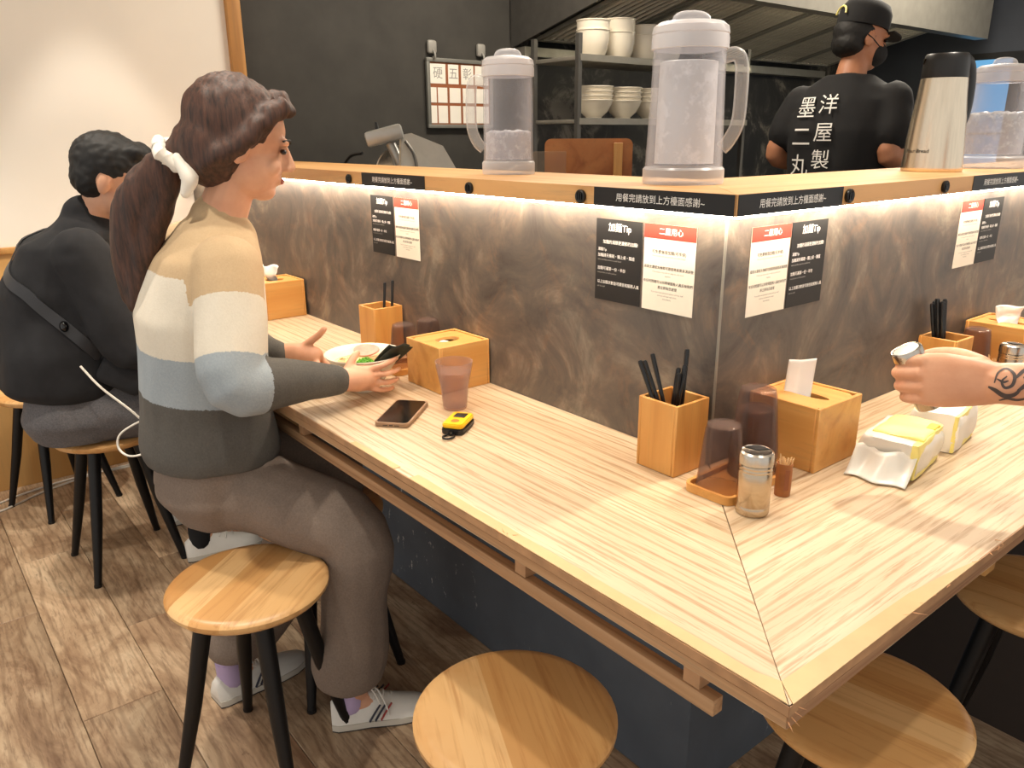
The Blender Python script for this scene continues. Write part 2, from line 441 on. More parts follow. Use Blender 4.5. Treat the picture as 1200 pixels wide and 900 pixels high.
def tube(bm, pts, rad, seg=10, cap=True, closed=False, flat=1.0):
    pts = [V(p) for p in pts]; n = len(pts)
    rad = rad if isinstance(rad, (list, tuple)) else [rad]*n
    rings = []; pa = None
    for i, p in enumerate(pts):
        if closed: d = pts[(i+1) % n] - pts[i-1]
        else: d = pts[min(i+1, n-1)] - pts[max(i-1, 0)]
        d.normalize()
        if pa is None: a, b, _ = frame_dir(d)
        else:
            a = (pa - d*pa.dot(d)).normalized(); b = d.cross(a)
        pa = a
        rings.append([bm.verts.new(p + (a*math.cos(2*PI*k/seg) + b*flat*math.sin(2*PI*k/seg))*rad[i]) for k in range(seg)])
    m = n if closed else n-1
    for i in range(m):
        A, Bq = rings[i], rings[(i+1) % n]
        for k in range(seg): bm.faces.new((A[k], A[(k+1) % seg], Bq[(k+1) % seg], Bq[k]))
    if cap and not closed: bm.faces.new(rings[0][::-1]); bm.faces.new(rings[-1])
def smooth_path(pts, n=6):
    pts = [V(p) for p in pts]; out = []
    P = [2*pts[0]-pts[1]] + pts + [2*pts[-1]-pts[-2]]
    for i in range(1, len(P)-2):
        p0, p1, p2, p3 = P[i-1:i+3]
        for k in range(n):
            t = k/n
            out.append(0.5*((2*p1) + (p2-p0)*t + (2*p0-5*p1+4*p2-p3)*t*t + (3*p1-p0-3*p2+p3)*t**3))
    out.append(pts[-1]); return out
def ball(bm, c, r, sub=2, M=None):
    """ellipsoid, r number or 3-vector; optional orientation matrix"""
    res = bmesh.ops.create_icosphere(bm, subdivisions=sub, radius=1.0)
    r = (r, r, r) if isinstance(r, (int, float)) else r
    for v in res['verts']:
        q = V((v.co.x*r[0], v.co.y*r[1], v.co.z*r[2]))
        if M is not None: q = M @ q
        v.co = q + V(c)
    return res['verts']
def round_rect(w, d, r, n=4):
    out = []
    for cx, cy, a0 in ((w/2-r, d/2-r, 0), (-w/2+r, d/2-r, PI/2), (-w/2+r, -d/2+r, PI), (w/2-r, -d/2+r, 1.5*PI)):
        for i in range(n+1):
            a = a0 + PI/2*i/n; out.append((cx+r*math.cos(a), cy+r*math.sin(a)))
    return out
_TXT = {}
def text_mesh(body, size, bold=0.0, align='CENTER', line=1.0):
    key = (body, size, bold, align, line)
    if key in _TXT: return _TXT[key]
    c = bpy.data.curves.new('lettering', 'FONT'); c.body = body; c.size = size; c.resolution_u = 2
    c.align_x = align; c.align_y = 'CENTER'; c.offset = bold*size; c.space_line = line
    o = bpy.data.objects.new('lettering', c); COL.objects.link(o)
    bpy.context.view_layer.update()
    dg = bpy.context.evaluated_depsgraph_get()
    me = bpy.data.meshes.new_from_object(o.evaluated_get(dg))
    bpy.data.objects.remove(o); bpy.data.curves.remove(c)
    me.materials.clear()
    _TXT[key] = me; return me
def lettering(body, size, mat, parent, x, y, z, bold=0.0, align='CENTER', sx=1.0, name='lettering'):
    """flat print in the local XY plane of its parent"""
    me = text_mesh(body, size, bold, align).copy(); me.materials.append(MATS[mat])
    o = link(name, me, parent); o.location = (x, y, z); o.scale = (sx, 1, 1); return o

# ================================================================== THE SETTING
# ---- floor: slab with separate planks laid along x
floor = struct(obj('floor', bx((-2.72, -2.2, -0.12), (2.4, 5.0, -0.012)), 'floor_gap'), 'dark subfloor under brown wood-look planks')
PW, PL = 0.181, 0.92
_pl = {}
def plank_mesh(L):
    k = round(L, 3)
    if k not in _pl:
        bm = bx((-L/2+0.0007, -PW/2+0.0007, -0.012), (L/2-0.0007, PW/2-0.0007, 0.0), 0.0012, seg=1)
        _pl[k] = mesh_of('plank', bm, 'plank', 30)
    return _pl[k]
rows = range(-6, 9)
for i in rows:
    yc = -0.815 + i*PW
    x = -2.70 - ((i*0.37 + 0.2) % 1.0)*PL
    while x < 1.9:
        a, b = max(x, -2.70), min(x+PL, 1.9)
        if b - a > 0.03 and not (yc > 0.3 and b < -0.3):
            p = link('plank', plank_mesh(b-a), floor); p.location = ((a+b)/2, yc, 0)
        x += PL
# ---- left wall: white plaster above, wood wainscot below
XW = -2.66
wl = struct(obj('wall_left', bx((XW-0.1, -2.2, 0.0), (XW, 0.275, 2.7)), 'wall_white'), 'white plaster wall above a wood wainscot')
y0 = -2.2
while y0 < 0.2:
    y1 = min(y0+0.61, 0.27)
    obj('panel', bx((XW, y0+0.001, 0.0), (XW+0.014, y1-0.001, 0.905), 0.002), 'wainscot', wl); y0 += 0.61
struct(obj('trim_1', bx((XW, -2.2, 0.905), (XW+0.026, 0.215, 0.928), 0.003), 'strip_wood'), 'narrow wood rail capping the wainscot')
struct(obj('trim_2', bx((XW-0.02, 0.215, 0.905), (XW+0.03, 0.272, 2.7), 0.003), 'strip_wood'), 'upright wood strip between white and black walls')
struct(obj('wall_kitchen', bx((XW-0.1, 0.275, 0.0), (XW-0.005, 1.70, 2.7)), 'wall_dark'), 'black painted kitchen wall')
struct(obj('wall_stove', bx((XW-0.1, 1.70, 0.0), (XW-0.005, 5.0, 2.7)), 'wall_stained'), 'sooty dark wall behind the bowl rack')
wb = struct(obj('wall_back', bx((XW-0.1, 4.9, 0.0), (0.5, 5.0, 2.7)), 'wall_blue_dark'), 'dim end wall of the kitchen')
struct(obj('ceiling', bx((-2.76, -2.2, 2.7), (2.4, 5.0, 2.75)), 'ceiling_white'), 'white ceiling')

# ---- partition between counter and kitchen (L-shaped)
poly_L = [(-2.645, 0), (0, 0), (0, 2.6), (-0.2, 2.6), (-0.2, 0.2), (-2.645, 0.2)]
bm = B(); prism(bm, poly_L, 0.0, 0.75)
struct(obj('wall_partition', bm, 'base_paint', smooth=0), 'blue-grey painted base of the counter partition')
bm = B(); prism(bm, poly_L, 0.7505, 1.186)
up = struct(obj('wall_counter', bm, 'partition', smooth=0), 'mottled bronze-grey plaster partition above the counter')
obj('corner_bead', bx((-0.0015, -0.0025, 0.751), (0.0025, 0.0015, 1.185), 0.001), 'steel_dull', up)

# ---- countertop: two mitred slabs, worn edge tape, ply edges, rail below
D = 0.44; TH = 0.030
ct = thing('countertop', 'L-shaped pale oak laminate counter with chipped mitred corner', 'counter', (0, 0, 0.75))
def local_prism(poly, z0, z1): bm = B(); prism(bm, poly, z0, z1); return bm
G = 0.0006; ED = 0.0022
obj('slab', local_prism([(-2.64, -0.001), (-G, -0.001), (D-ED-G, -D+ED), (-2.64, -D+ED)], -TH, 0), 'oak_x', ct, 0)
obj('slab', local_prism([(0.001, G), (0.001, 2.55), (D-ED, 2.55), (D-ED, -D+ED+G)], -TH, 0), 'oak_y', ct, 0)
# edges: brown upper layer and pale plywood layers below
def edge_run(n, f):
    return [f(i/(n-1)) for i in range(n)]
def edge_board(name, mat, x0, x1, out0, z0, z1, along_x, jit):
    """a long strip with a slightly ragged outer lower edge"""
    bm = B(); n = 60; rows_ = []
    for i in range(n):
        t = x0 + (x1-x0)*i/(n-1)
        j = (mnoise.noise(V((t*9, z0*40, 3.1)))*0.5+0.5)*jit
        j2 = (mnoise.noise(V((t*23, z0*40, 8.1)))*0.5+0.5)*jit
        ps = [(out0-0.012, z0), (out0-j, z0+j2), (out0-j*0.5, z1), (out0-0.012, z1)]
        rows_.append([bm.verts.new(((t, -q, z) if along_x else (q, t, z))) for q, z in ps])
    for a, b in zip(rows_, rows_[1:]):
        for k in range(4): bm.faces.new((a[k], a[(k+1) % 4], b[(k+1) % 4], b[k]))
    bm.faces.new(rows_[0]); bm.faces.new(rows_[-1][::-1])
    return obj(name, bm, mat, ct, 25)
edge_board('edge_layer', 'edge_brown', -2.64, D-0.001, D, -0.014, -0.0005, True, 0.0012)
edge_board('edge_layer', 'edge_ply', -2.64, D-0.003, D-0.0006, -TH, -0.0145, True, 0.002)
edge_board('edge_layer', 'edge_brown', -D+0.001, 2.55, D, -0.014, -0.0005, False, 0.0012)
edge_board('edge_layer', 'edge_ply_y', -D+0.003, 2.55, D-0.0006, -TH, -0.0145, False, 0.002)
def tape(poly):
    obj('edge_tape', local_prism(poly, 0.0002, 0.0012), 'edge_tape', ct, 0)
w1 = 0.028
def ragged(x0, x1, y, amp, n=26):
    return [(x0+(x1-x0)*i/n, y + mnoise.noise(V((i*1.7, y*30, 0)))*amp) for i in range(n+1)]
tape([(-0.29, -D)] + [(D-0.004, -D+0.002)] + [(D-w1, -D+w1)] + ragged(D-w1, -0.29, -D+w1*0.72, 0.0012)[1:])
tape([(D, -D+0.006), (D, 0.02)] + [(D-0.004, 0.0), (D-w1*0.5, -0.06), (D-w1*0.8, -0.14), (D-w1, -D+w1)])
tape([(-0.34, -D), (-0.50, -D), (-0.50, -D+0.013), (-0.34, -D+0.015)])
# splinters and chips along the worn edges
def splinter(p, d, L, w):
    bm = B(); a, b, dd = frame_dir(V(d)); p = V(p)
    vs = [bm.verts.new(p + a*w), bm.verts.new(p - a*w), bm.verts.new(p + b*w*0.7), bm.verts.new(p + dd*L)]
    for f in ((0,1,2), (0,1,3), (1,2,3), (2,0,3)): bm.faces.new([vs[i] for i in f])
    obj('splinter', bm, 'splinter', ct, 0)
for k in range(16):
    t = random.uniform(-0.21, 0.06) if k < 11 else random.uniform(0.05, 0.1)
    splinter((D-random.uniform(0, 0.012), t, random.uniform(-0.004, 0.001)), (random.uniform(0.1, 0.7), random.uniform(-1, 1), random.uniform(0, 0.35)), random.uniform(0.008, 0.022), 0.0012)
for k in range(5):
    splinter((-0.03+random.uniform(-0.012, 0.012), -D+random.uniform(0.0, 0.012), 0.0005), (random.uniform(-1, 1), random.uniform(-0.3, 0.6), 0.25), 0.012, 0.0012)
for k in range(4):
    splinter((D-0.003, -D+0.004+0.004*k, -0.02+0.004*k), (0.4, -0.2+0.2*k, -0.2), 0.014, 0.0012)
# rail and brackets under the front edge
obj('rail', bx((-2.64, -0.418, 0.657-0.75), (0.335, -0.40, 0.679-0.75), 0.001), 'edge_ply', ct)
obj('rail', bx((0.375, -0.33, 0.657-0.75), (0.393, 2.5, 0.679-0.75), 0.001), 'edge_ply_y', ct)
for x in (-2.35, -1.55, -0.78, -0.02, 0.30):
    obj('spacer', bx((x-0.012, -0.416, 0.680-0.75), (x+0.012, -0.385, -TH-0.0005)), 'edge_brown', ct)
for x in (-2.2, -1.02):
    obj('bracket', bx((x-0.02, -0.395, -0.16), (x+0.02, -0.005, -TH-0.001), 0.002), 'strip_wood', ct)
for y in (0.3, 1.3):
    obj('bracket', bx((0.005, y-0.02, -0.16), (0.37, y+0.02, -TH-0.001), 0.002), 'strip_wood', ct)

# ---- raised serving shelf on the partition
ZB, ZT = 1.1865, 1.2195; O = 0.0505; SW = 0.3173
sh = thing('serving_shelf', 'L-shaped wooden serving ledge on top of the partition', 'shelf', (0, 0, ZB))
hh = ZT-ZB
obj('board', local_prism([(-2.64, -O), (O-G, -O), (O-SW-G, SW-O), (-2.64, SW-O)], 0, hh), 'shelf_wood_x', sh, 0)
obj('board', local_prism([(O, -O+G), (O, 2.62), (O-SW, 2.62), (O-SW, SW-O+G)], 0, hh), 'shelf_wood_y', sh, 0)
# ---- LED strips tucked under the ledge
def led(lo, hi, label):
    t = tag(obj('led_strip', bx(lo, hi), 'led_warm', None, 0), label, 'light strip', 'LED strips under the serving ledge')
led((-2.55, -0.034, 1.1805), (0.022, -0.023, 1.1860), 'warm LED strip under the ledge along the long partition')
led((0.023, -0.022, 1.1805), (0.034, 2.5, 1.1860), 'warm LED strip under the ledge along the short partition')
# ---- round black plugs on the ledge front
def plug(p, M, label):
    bm = B(); lathe(bm, [(0.0115, 0.0), (0.0125, 0.003), (0.0122, 0.006), (0.0100, 0.0075), (0.0085, 0.0065), (0, 0.0062)], 24)
    t = thing('cable_plug', label, 'plug', p, 0, 'round black plugs on the ledge front')
    t.rotation_euler = M
    obj('cap', bm, 'black_plastic', t)
    for k in (-1, 0, 1):
        obj('ridge', bx((k*0.005-0.0009, -0.006, 0.006), (k*0.005+0.0009, 0.006, 0.0078)), 'black_gloss', t)
RX = (PI/2, 0, 0); RY = (PI/2, 0, PI/2)
for x, lab in ((-1.175, 'round black plug beside the far notice strip on the long ledge'),
               (-0.63, 'round black plug midway between the notice strips on the long ledge'),
               (-0.284, 'round black plug beside the corner notice strip on the long ledge')):
    plug((x, -O, 1.2005), RX, lab)
for y, lab in ((0.272, 'round black plug at the end of the corner strip on the short ledge'),
               (0.646, 'round black plug midway along the short ledge front')):
    plug((O, y, 1.2025), RY, lab)
# ---- black notice strips on the ledge front
def notice(p, rot, label, wid=0.30):
    t = thing('notice_strip', label, 'sign', p, 0, 'black notice strips on the ledge front'); t.rotation_euler = rot
    obj('strip', bx((-wid/2, -0.0162, 0.0), (wid/2, 0.0162, 0.0008)), 'sticker_black', t)
    lettering('用餐完請放到上方檯面感謝~', 0.0152, 'ink_white', t, 0, -0.0005, 0.0011, 0.0)
notice((-0.958, -O-0.0002, 1.203), RX, 'black notice strip with white characters, on the long ledge near the slicer')
notice((-0.102, -O-0.0002, 1.203), RX, 'black notice strip with white characters, long side of the ledge corner')
notice((O+0.0002, 0.104, 1.203), RY, 'black notice strip with white characters, short side of the ledge corner')
notice((O+0.0002, 0.934, 1.203), RY, 'black notice strip with white characters, under the steel flask and ice jug')
# ---- paired notices on the partition
def poster_black(p, rot, label):
    t = thing('notice_card', label, 'sign', p, 0, 'black notice cards on the partition'); t.rotation_euler = rot
    obj('card', bx((-0.0575, -0.0765, 0), (0.0575, 0.0765, 0.0008)), 'poster_black', t)
    z = 0.0011
    lettering('加麵Tip', 0.0175, 'ink_white', t, 0.003, 0.061, z, 0.0)
    lettering('加麵的湯頭更濃郁的加麵!', 0.0078, 'ink_white', t, 0.005, 0.034, z, 0.004)
    for s, y, sz, m in (('湯麵Tip', 0.0195, 0.0068, 'ink_white'), ('加麵請另備碗・麵上桌・麵盛', 0.0085, 0.0072, 'ink_white'), ('extra noodles come in a small bowl', 0.0005, 0.0042, 'ink_grey'),
                        ('加麵可選第一份・半份', -0.0160, 0.0072, 'ink_white'), ('one portion or half a portion', -0.0240, 0.0042, 'ink_grey'),
                        ('以上加麵次數皆可請告知服務人員', -0.0420, 0.0071, 'ink_white'), ('ask the staff', -0.0505, 0.0042, 'ink_grey')):
        lettering(s, sz, m, t, -0.0515, y, z, 0.006, 'LEFT')
def poster_white(p, rot, label):
    t = thing('notice_card', label, 'sign', p, 0, 'white notice cards with red header'); t.rotation_euler = rot
    obj('card', bx((-0.0575, -0.0765, 0), (0.0575, 0.0765, 0.0008)), 'poster_white', t)
    hd = obj('header', bx((-0.0575, 0.0515, 0.0009), (0.0575, 0.0765, 0.0012)), 'poster_red', t)
    lettering('二屋用心', 0.0135, 'ink_white', hd, 0.003, 0.064, 0.0014, 0.0)
    z = 0.0011
    for s, y, sz, m, b in (('可免費無限加麵(可半球)', 0.0285, 0.0072, 'ink_black', 0.005), ('Free noodles are served with no extra charge', 0.0215, 0.0040, 'ink_grey', 0.004),
                           ('湯頭太濃或太鹹都可跟服務員要高湯調整', 0.0010, 0.0062, 'ink_black', 0.005), ('If the soup is too rich or salty we add stock', -0.0065, 0.0040, 'ink_grey', 0.004), ('anytime', -0.0125, 0.0040, 'ink_grey', 0.004),
                           ('有任何問題可以向現場服務人員反映我們', -0.0245, 0.0062, 'ink_black', 0.005), ('將立即為您處理', -0.0340, 0.0062, 'ink_black', 0.005),
                           ('If you have any questions please tell our staff', -0.0425, 0.0040, 'ink_grey', 0.004), ('and we will deal with them', -0.0480, 0.0040, 'ink_grey', 0.004), ('immediately', -0.0535, 0.0040, 'ink_grey', 0.004)):
        lettering(s, sz, m, t, 0, y, z, b)
ZP = 1.0815
poster_black((-1.101, -0.0004, ZP), RX, 'black notice card with white writing above the ramen bowl')
poster_white((-0.977, -0.0004, ZP), RX, 'white notice card with red header above the ramen bowl')
poster_black((-0.236, -0.0004, ZP), RX, 'black notice card left of the partition corner, above the chopstick box')
poster_white((-0.115, -0.0004, ZP), RX, 'white notice card with red header on the long side of the partition corner')
poster_white((0.0004, 0.127, ZP), RY, 'white notice card with red header on the short side of the partition corner')
poster_black((0.0004, 0.247, ZP), RY, 'black notice card on the short partition, above the tissue box by the cups')
poster_white((0.0004, 0.930, ZP), RY, 'white notice card with red header below the steel flask and ice jug')
poster_black((0.0004, 1.050, ZP), RY, 'black notice card below the ice jug beside the flask')

# ================================================================== STOOLS
def make_stool(label):
    t = thing('bar_stool', label, 'stool', (0,0,0), 0, 'round wooden stools with black legs')
    bm = B(); lathe(bm, [(0, 0.418), (0.135, 0.418), (0.152, 0.424), (0.160, 0.434), (0.160, 0.441), (0.154, 0.447), (0.140, 0.4495), (0.0, 0.4485)], 48)
    obj('seat', bm, 'seat_wood', t)
    bm = B(); lathe(bm, [(0, 0.4165), (0.105, 0.4165), (0.105, 0.4105), (0, 0.4105)], 24); obj('seat_plate', bm, 'black_metal', t)
    for k in range(4):
        a = PI/4 + k*PI/2
        bm = B(); c, s = math.cos(a), math.sin(a)
        tube(bm, [(0.088*c, 0.088*s, 0.4145), (0.135*c, 0.135*s, 0.2), (0.185*c, 0.185*s, 0.002)], [0.019, 0.0165, 0.0105], 12)
        leg = obj('leg', bm, 'black_metal', t)
        bm = B(); lathe(bm, [(0.0112, 0.0), (0.0118, 0.004), (0.0112, 0.008)], 12, Matrix.Translation((0.185*c, 0.185*s, 0)))
        obj('foot_cap', bm, 'black_plastic', leg)
    return t
st = make_stool('round wooden stool half tucked under the long counter, lit across its seat')
st.location = (-0.014, -0.432, 0); st.rotation_euler = (0, 0, math.radians(65))
dup(st, (-0.652, -0.612, 0), math.radians(38), 'round wooden stool in front of the woman in the striped jumper')
dup(st, (-0.875, -0.355, 0), math.radians(5), 'round wooden stool the woman in the striped jumper sits on')
dup(st, (-1.795, -0.615, 0), math.radians(3), 'round wooden stool the man in black sits on')
dup(st, (-2.39, -0.69, 0), math.radians(20), 'round wooden stool beside the wainscot wall')
dup(st, (0.318, 0.006, 0), math.radians(100), 'round wooden stool under the counter corner')
dup(st, (0.385, 0.575, 0), math.radians(96), 'round wooden stool under the short counter arm beyond the corner stool')

# ================================================================== KITCHEN
# hood: profile along y
hood = thing('range_hood', 'long stainless kitchen hood with slanted baffle filters', 'range hood', (-1.5, 1.709, 1.87))
def hl(x, z): return (x+1.5, z-1.87)
def extrude_y(poly, y0, y1):
    bm = B(); a = [bm.verts.new((x, y0, z)) for x, z in poly]; b = [bm.verts.new((x, y1, z)) for x, z in poly]
    n = len(poly); bm.faces.new(a); bm.faces.new(b[::-1])
    for i in range(n): bm.faces.new((a[i], a[(i+1) % n], b[(i+1) % n], b[i]))
    return bm
HY = 2.85
obj('front_lip', extrude_y([hl(-1.50, 1.868), hl(-1.485, 1.868), hl(-1.485, 2.5), hl(-1.50, 2.5)], 0, HY), 'steel_dull', hood, 0)
obj('lip_flange', extrude_y([hl(-1.56, 1.868), hl(-1.485, 1.868), hl(-1.485, 1.8665), hl(-1.56, 1.8665)], 0, HY), 'steel_dull', hood, 0)
obj('shell', extrude_y([hl(-2.655, 1.79), hl(-1.50, 2.065), hl(-1.50, 2.5), hl(-2.655, 2.5)], 0.004, HY), 'steel_dull', hood, 0)
obj('end_panel', extrude_y([hl(-2.655, 1.742), hl(-1.50, 2.017), hl(-1.50, 2.5), hl(-2.655, 2.5)], -0.012, 0.002), 'rack_steel', hood, 0)
obj('drip_tray', extrude_y([hl(-2.655, 1.70), hl(-2.56, 1.70), hl(-2.56, 1.745), hl(-2.655, 1.745)], 0.004, HY), 'steel_dull', hood, 0)
ang = math.atan2(0.275, 1.155)
def onslope(x, dz=0): return (x+1.5, (x+2.655)*0.275/1.155 + 1.742 + dz - 1.87)
baffle_me = None
npan = 6; pw = (HY-0.1)/npan
for k in range(npan):
    yb = 0.05 + k*pw
    (xa, za), (xb, zb) = onslope(-2.52), onslope(-1.62)
    bm = B()
    for s0, s1 in ((0.0, 0.022), (pw-0.03, pw-0.008)):
        box(bm, (0, s0, -0.006), (0.926, s1, 0.012))
    box(bm, (0, 0.022, -0.006), (0.02, pw-0.03, 0.012)); box(bm, (0.906, 0.022, -0.006), (0.926, pw-0.03, 0.012))
    M = Matrix.Translation((xa, yb, za)) @ Matrix.Rotation(-ang, 4, 'Y')
    f = obj('filter_frame', bm, 'steel_dull', hood, 0); f.matrix_local = M
    bm = B(); box(bm, (0.0, 0.0, 0.03), (0.926, pw-0.008, 0.034)); bk = obj('filter_back', bm, 'black_metal', f, 0)
    nb = 9
    if baffle_me is None:
        bm = B(); wv = 0.022
        prism(bm, [(-wv/2, 0.010), (-wv/2+0.004, -0.004), (wv/2-0.004, -0.004), (wv/2, 0.010), (wv/2-0.002, 0.012), (wv/2-0.006, 0), (-wv/2+0.006, 0), (-wv/2+0.002, 0.012)], 0.02, 0.906,
              Matrix(((0,0,1,0),(1,0,0,0),(0,1,0,0),(0,0,0,1))))
        bmesh.ops.recalc_face_normals(bm, faces=bm.faces)
        baffle_me = mesh_of('baffle', bm, 'filter_steel', 0)
    for j in range(nb):
        b_ = link('baffle', baffle_me, f); b_.location = (0, 0.022 + (j+0.5)*(pw-0.052)/nb, 0.004)
for yy in (0.9, 2.2):
    lm = obj('lamp_box', bx((-0.10, yy, 0.02), (-0.03, yy+0.6, 0.075), 0.005), 'steel_dull', hood)
    obj('lamp_tube', bx((-0.09, yy+0.03, 0.012), (-0.04, yy+0.57, 0.0195)), 'lamp_tube', lm, 0)
# pots standing on the hood are out of frame; rack with bowls below the hood
rack = thing('bowl_rack', 'dark steel rack with two shelves of ramen bowls', 'rack', (-2.02, 1.495, 0.0))
for z in (1.378, 1.645):
    s = obj('shelf', bx((-0.22, 0.0, z-0.018), (0.10, 1.25, z), 0.002), 'steel_dull', rack)
    obj('shelf_lip', bx((0.10, 0.0, z-0.022), (0.104, 1.25, z+0.006)), 'steel_dull', s)
for x in (-0.21, 0.09):
    for y in (0.0, 1.23):
        obj('post', bx((x-0.011, y-0.011, 0.0), (x+0.011, y+0.011, 1.735)), 'rack_steel', rack)
def bowl_mesh(prof_name, r, h, rf, tall):
    bm = B(); th = 0.005
    if tall: pr = [(0, 0.0), (rf, 0.0), (rf, 0.006), (rf+0.012, 0.010), (r*0.84, h*0.28), (r*0.94, h*0.6), (r*0.965, h*0.955), (r, h*0.965), (r, h), (r-th, h), (r*0.95-th, h*0.9), (r*0.92-th, h*0.6), (r*0.80-th, h*0.30), (0, 0.016)]
    else: pr = [(0, 0.0), (rf, 0.0), (rf, 0.012), (r*0.70, h*0.38), (r*0.90, h*0.75), (r*0.965, h*0.94), (r, h*0.955), (r, h), (r-th, h), (r*0.9-th, h*0.76), (r*0.70-th, h*0.42), (rf+0.001, 0.0182), (0, 0.0178)]
    lathe(bm, pr, 32); bmesh.ops.recalc_face_normals(bm, faces=bm.faces)
    return mesh_of('ramen_bowl', bm, 'porcelain')
WHICH = ['stack next to the rack post', 'second stack from the post', 'third stack from the post', 'fourth stack from the post']
tall_me = bowl_mesh('tall', 0.078, 0.118, 0.044, True); flare_me = bowl_mesh('flare', 0.090, 0.088, 0.038, False)
for i, (y, n) in enumerate(((1.648, 2), (1.815, 2), (1.985, 2), (2.155, 2))):
    for k in range(n):
        o = link('ramen_bowl', tall_me); o.location = (-2.0, y, 1.6455 + k*(0.040 if i != 1 else 0.056))
        tag(o, 'deep white ramen bowl, %s of the %s, upper rack shelf' % (('bottom', 'top')[k], WHICH[i]), 'bowl', 'deep bowls on the upper rack shelf')
for i, (y, n) in enumerate(((1.664, 4), (1.858, 4), (2.05, 4), (2.242, 4))):
    for k in range(n):
        o = link('ramen_bowl', flare_me); o.location = (-2.0, y, 1.3785 + k*0.0195)
        tag(o, 'flared white ramen bowl, %s of the %s' % (('bottom', 'second from bottom', 'second from top', 'top')[k], WHICH[i]), 'bowl', 'flared bowls on the lower rack shelf')
# stainless prep tables
def prep_table(name, lo, hi, label):
    t = thing(name, label, 'table', ((lo[0]+hi[0])/2, (lo[1]+hi[1])/2, 0)); X_, Y_ = (hi[0]-lo[0])/2, (hi[1]-lo[1])/2; Z_ = hi[2]
    obj('top', bx((-X_, -Y_, Z_-0.04), (X_, Y_, Z_), 0.004), 'steel_dull', t)
    obj('undershelf', bx((-X_+0.03, -Y_+0.03, 0.25), (X_-0.03, Y_-0.03, 0.27)), 'steel_dull', t)
    for sx in (-1, 1):
        for sy in (-1, 1):
            bm = B(); tube(bm, [(sx*(X_-0.04), sy*(Y_-0.04), 0), (sx*(X_-0.04), sy*(Y_-0.04), Z_-0.041)], 0.02, 12); obj('leg', bm, 'steel_dull', t)
prep_table('prep_table', (-2.5, 0.42, 0), (-0.85, 1.05, 1.06), 'stainless prep table behind the long partition')
prep_table('prep_table', (-2.2, 2.75, 0), (-0.4, 3.4, 0.9), 'stainless prep table in front of the cook')
# meat slicer
sl = thing('meat_slicer', 'silver meat slicer behind the serving ledge', 'slicer', (-1.72, 0.62, 1.06))
obj('base', bx((-0.24, -0.15, 0.0), (0.24, 0.15, 0.055), 0.02), 'silver_paint', sl)
SO = V((-1.72, 0.62, 1.06)); nS = V((0.81, -0.48, 0.34)).normalized()
def plate(pts, off0, off1):
    bm = B(); A = [bm.verts.new(V(p)-SO+nS*off0) for p in pts]; C_ = [bm.verts.new(V(p)-SO+nS*off1) for p in pts]; n = len(pts)
    bm.faces.new(A); bm.faces.new(C_[::-1])
    for i in range(n): bm.faces.new((A[i], A[(i+1) % n], C_[(i+1) % n], C_[i]))
    return bm
tr = obj('meat_tray', plate([(-1.777, 0.48, 1.314), (-1.76, 0.513, 1.32), (-1.69, 0.601, 1.275), (-1.64, 0.627, 1.189), (-1.615, 0.62, 1.12), (-1.72, 0.425, 1.12)], -0.012, 0.0), 'silver_paint', sl, 0)
obj('tray_edge', plate([(-1.778, 0.475, 1.316), (-1.776, 0.482, 1.316), (-1.722, 0.432, 1.12), (-1.724, 0.424, 1.12)], 0.0005, 0.012), 'steel', tr, 0)
bm = B(); lathe(bm, [(0, 0), (0.105, 0), (0.11, 0.004), (0.105, 0.010), (0.05, 0.016), (0, 0.016)], 40, Matrix.Translation(V((-1.79, 0.50, 1.19))-SO-nS*0.035) @ nS.to_track_quat('Z', 'Y').to_matrix().to_4x4())
obj('blade', bm, 'steel', sl)
bm = B(); tube(bm, smooth_path([V(p)-SO+nS*0.006 for p in ((-1.765, 0.49, 1.29), (-1.735, 0.505, 1.245), (-1.715, 0.50, 1.19), (-1.71, 0.48, 1.13))], 5), 0.006, 8); obj('tray_rib', bm, 'rack_steel', tr)
bm = B(); tube(bm, smooth_path([(-0.07, -0.12, 0.05), (-0.075, -0.14, 0.15), (-0.10, -0.16, 0.225)]), 0.018, 12); obj('arm', bm, 'silver_paint', sl)
hd = obj('sharpener_head', bx((-0.075, -0.045, -0.03), (0.075, 0.045, 0.03), 0.012, Matrix.Translation((-0.098, -0.185, 0.252)) @ Matrix.Rotation(math.radians(58), 4, 'Z') @ Matrix.Rotation(math.radians(-14), 4, 'Y') @ Matrix.Scale(0.9, 4)), 'silver_paint', sl)
bm = B(); tube(bm, [(-0.12, -0.20, 0.27), (-0.122, -0.202, 0.298)], [0.008, 0.005], 8); obj('knob', bm, 'black_plastic', hd)
obj('slide_plate', bx((-0.12, -0.06, -0.004), (0.12, 0.06, 0.004), 0.002, Matrix.Translation((0.20, 0.06, 0.085)) @ Matrix.Rotation(math.radians(50), 4, 'Z') @ Matrix.Rotation(math.radians(-32), 4, 'Y')), 'silver_paint', sl)
# ladles and dark tools lying left of the slicer
for k, (x, y) in enumerate(((-2.40, 0.50), (-2.36, 0.62), (-2.34, 0.74))):
    t = thing('kitchen_ladle', ['steel ladle leaning up at the far end of the prep table', 'black handled ladle lying beside the slicer', 'short black ladle nearest the slicer head'][k], 'ladle', (x, y, 1.065), 0.3*k, 'ladles by the slicer')
    bm = B(); lathe(bm, [(0, 0.0), (0.025, 0.004), (0.042, 0.02), (0.047, 0.04), (0.044, 0.04), (0.038, 0.02), (0.02, 0.007), (0, 0.004)], 20, Matrix.Translation((0, 0, 0.0))); obj('cup', bm, 'steel' if k == 0 else 'black_metal', t)
    bm = B(); tube(bm, smooth_path([(0.044, 0, 0.035), (0.075, 0.01, 0.10), (0.13, 0.03, 0.165), (0.2, 0.05, 0.18+0.012*k)]), 0.006, 8); obj('handle', bm, 'black_plastic', t)
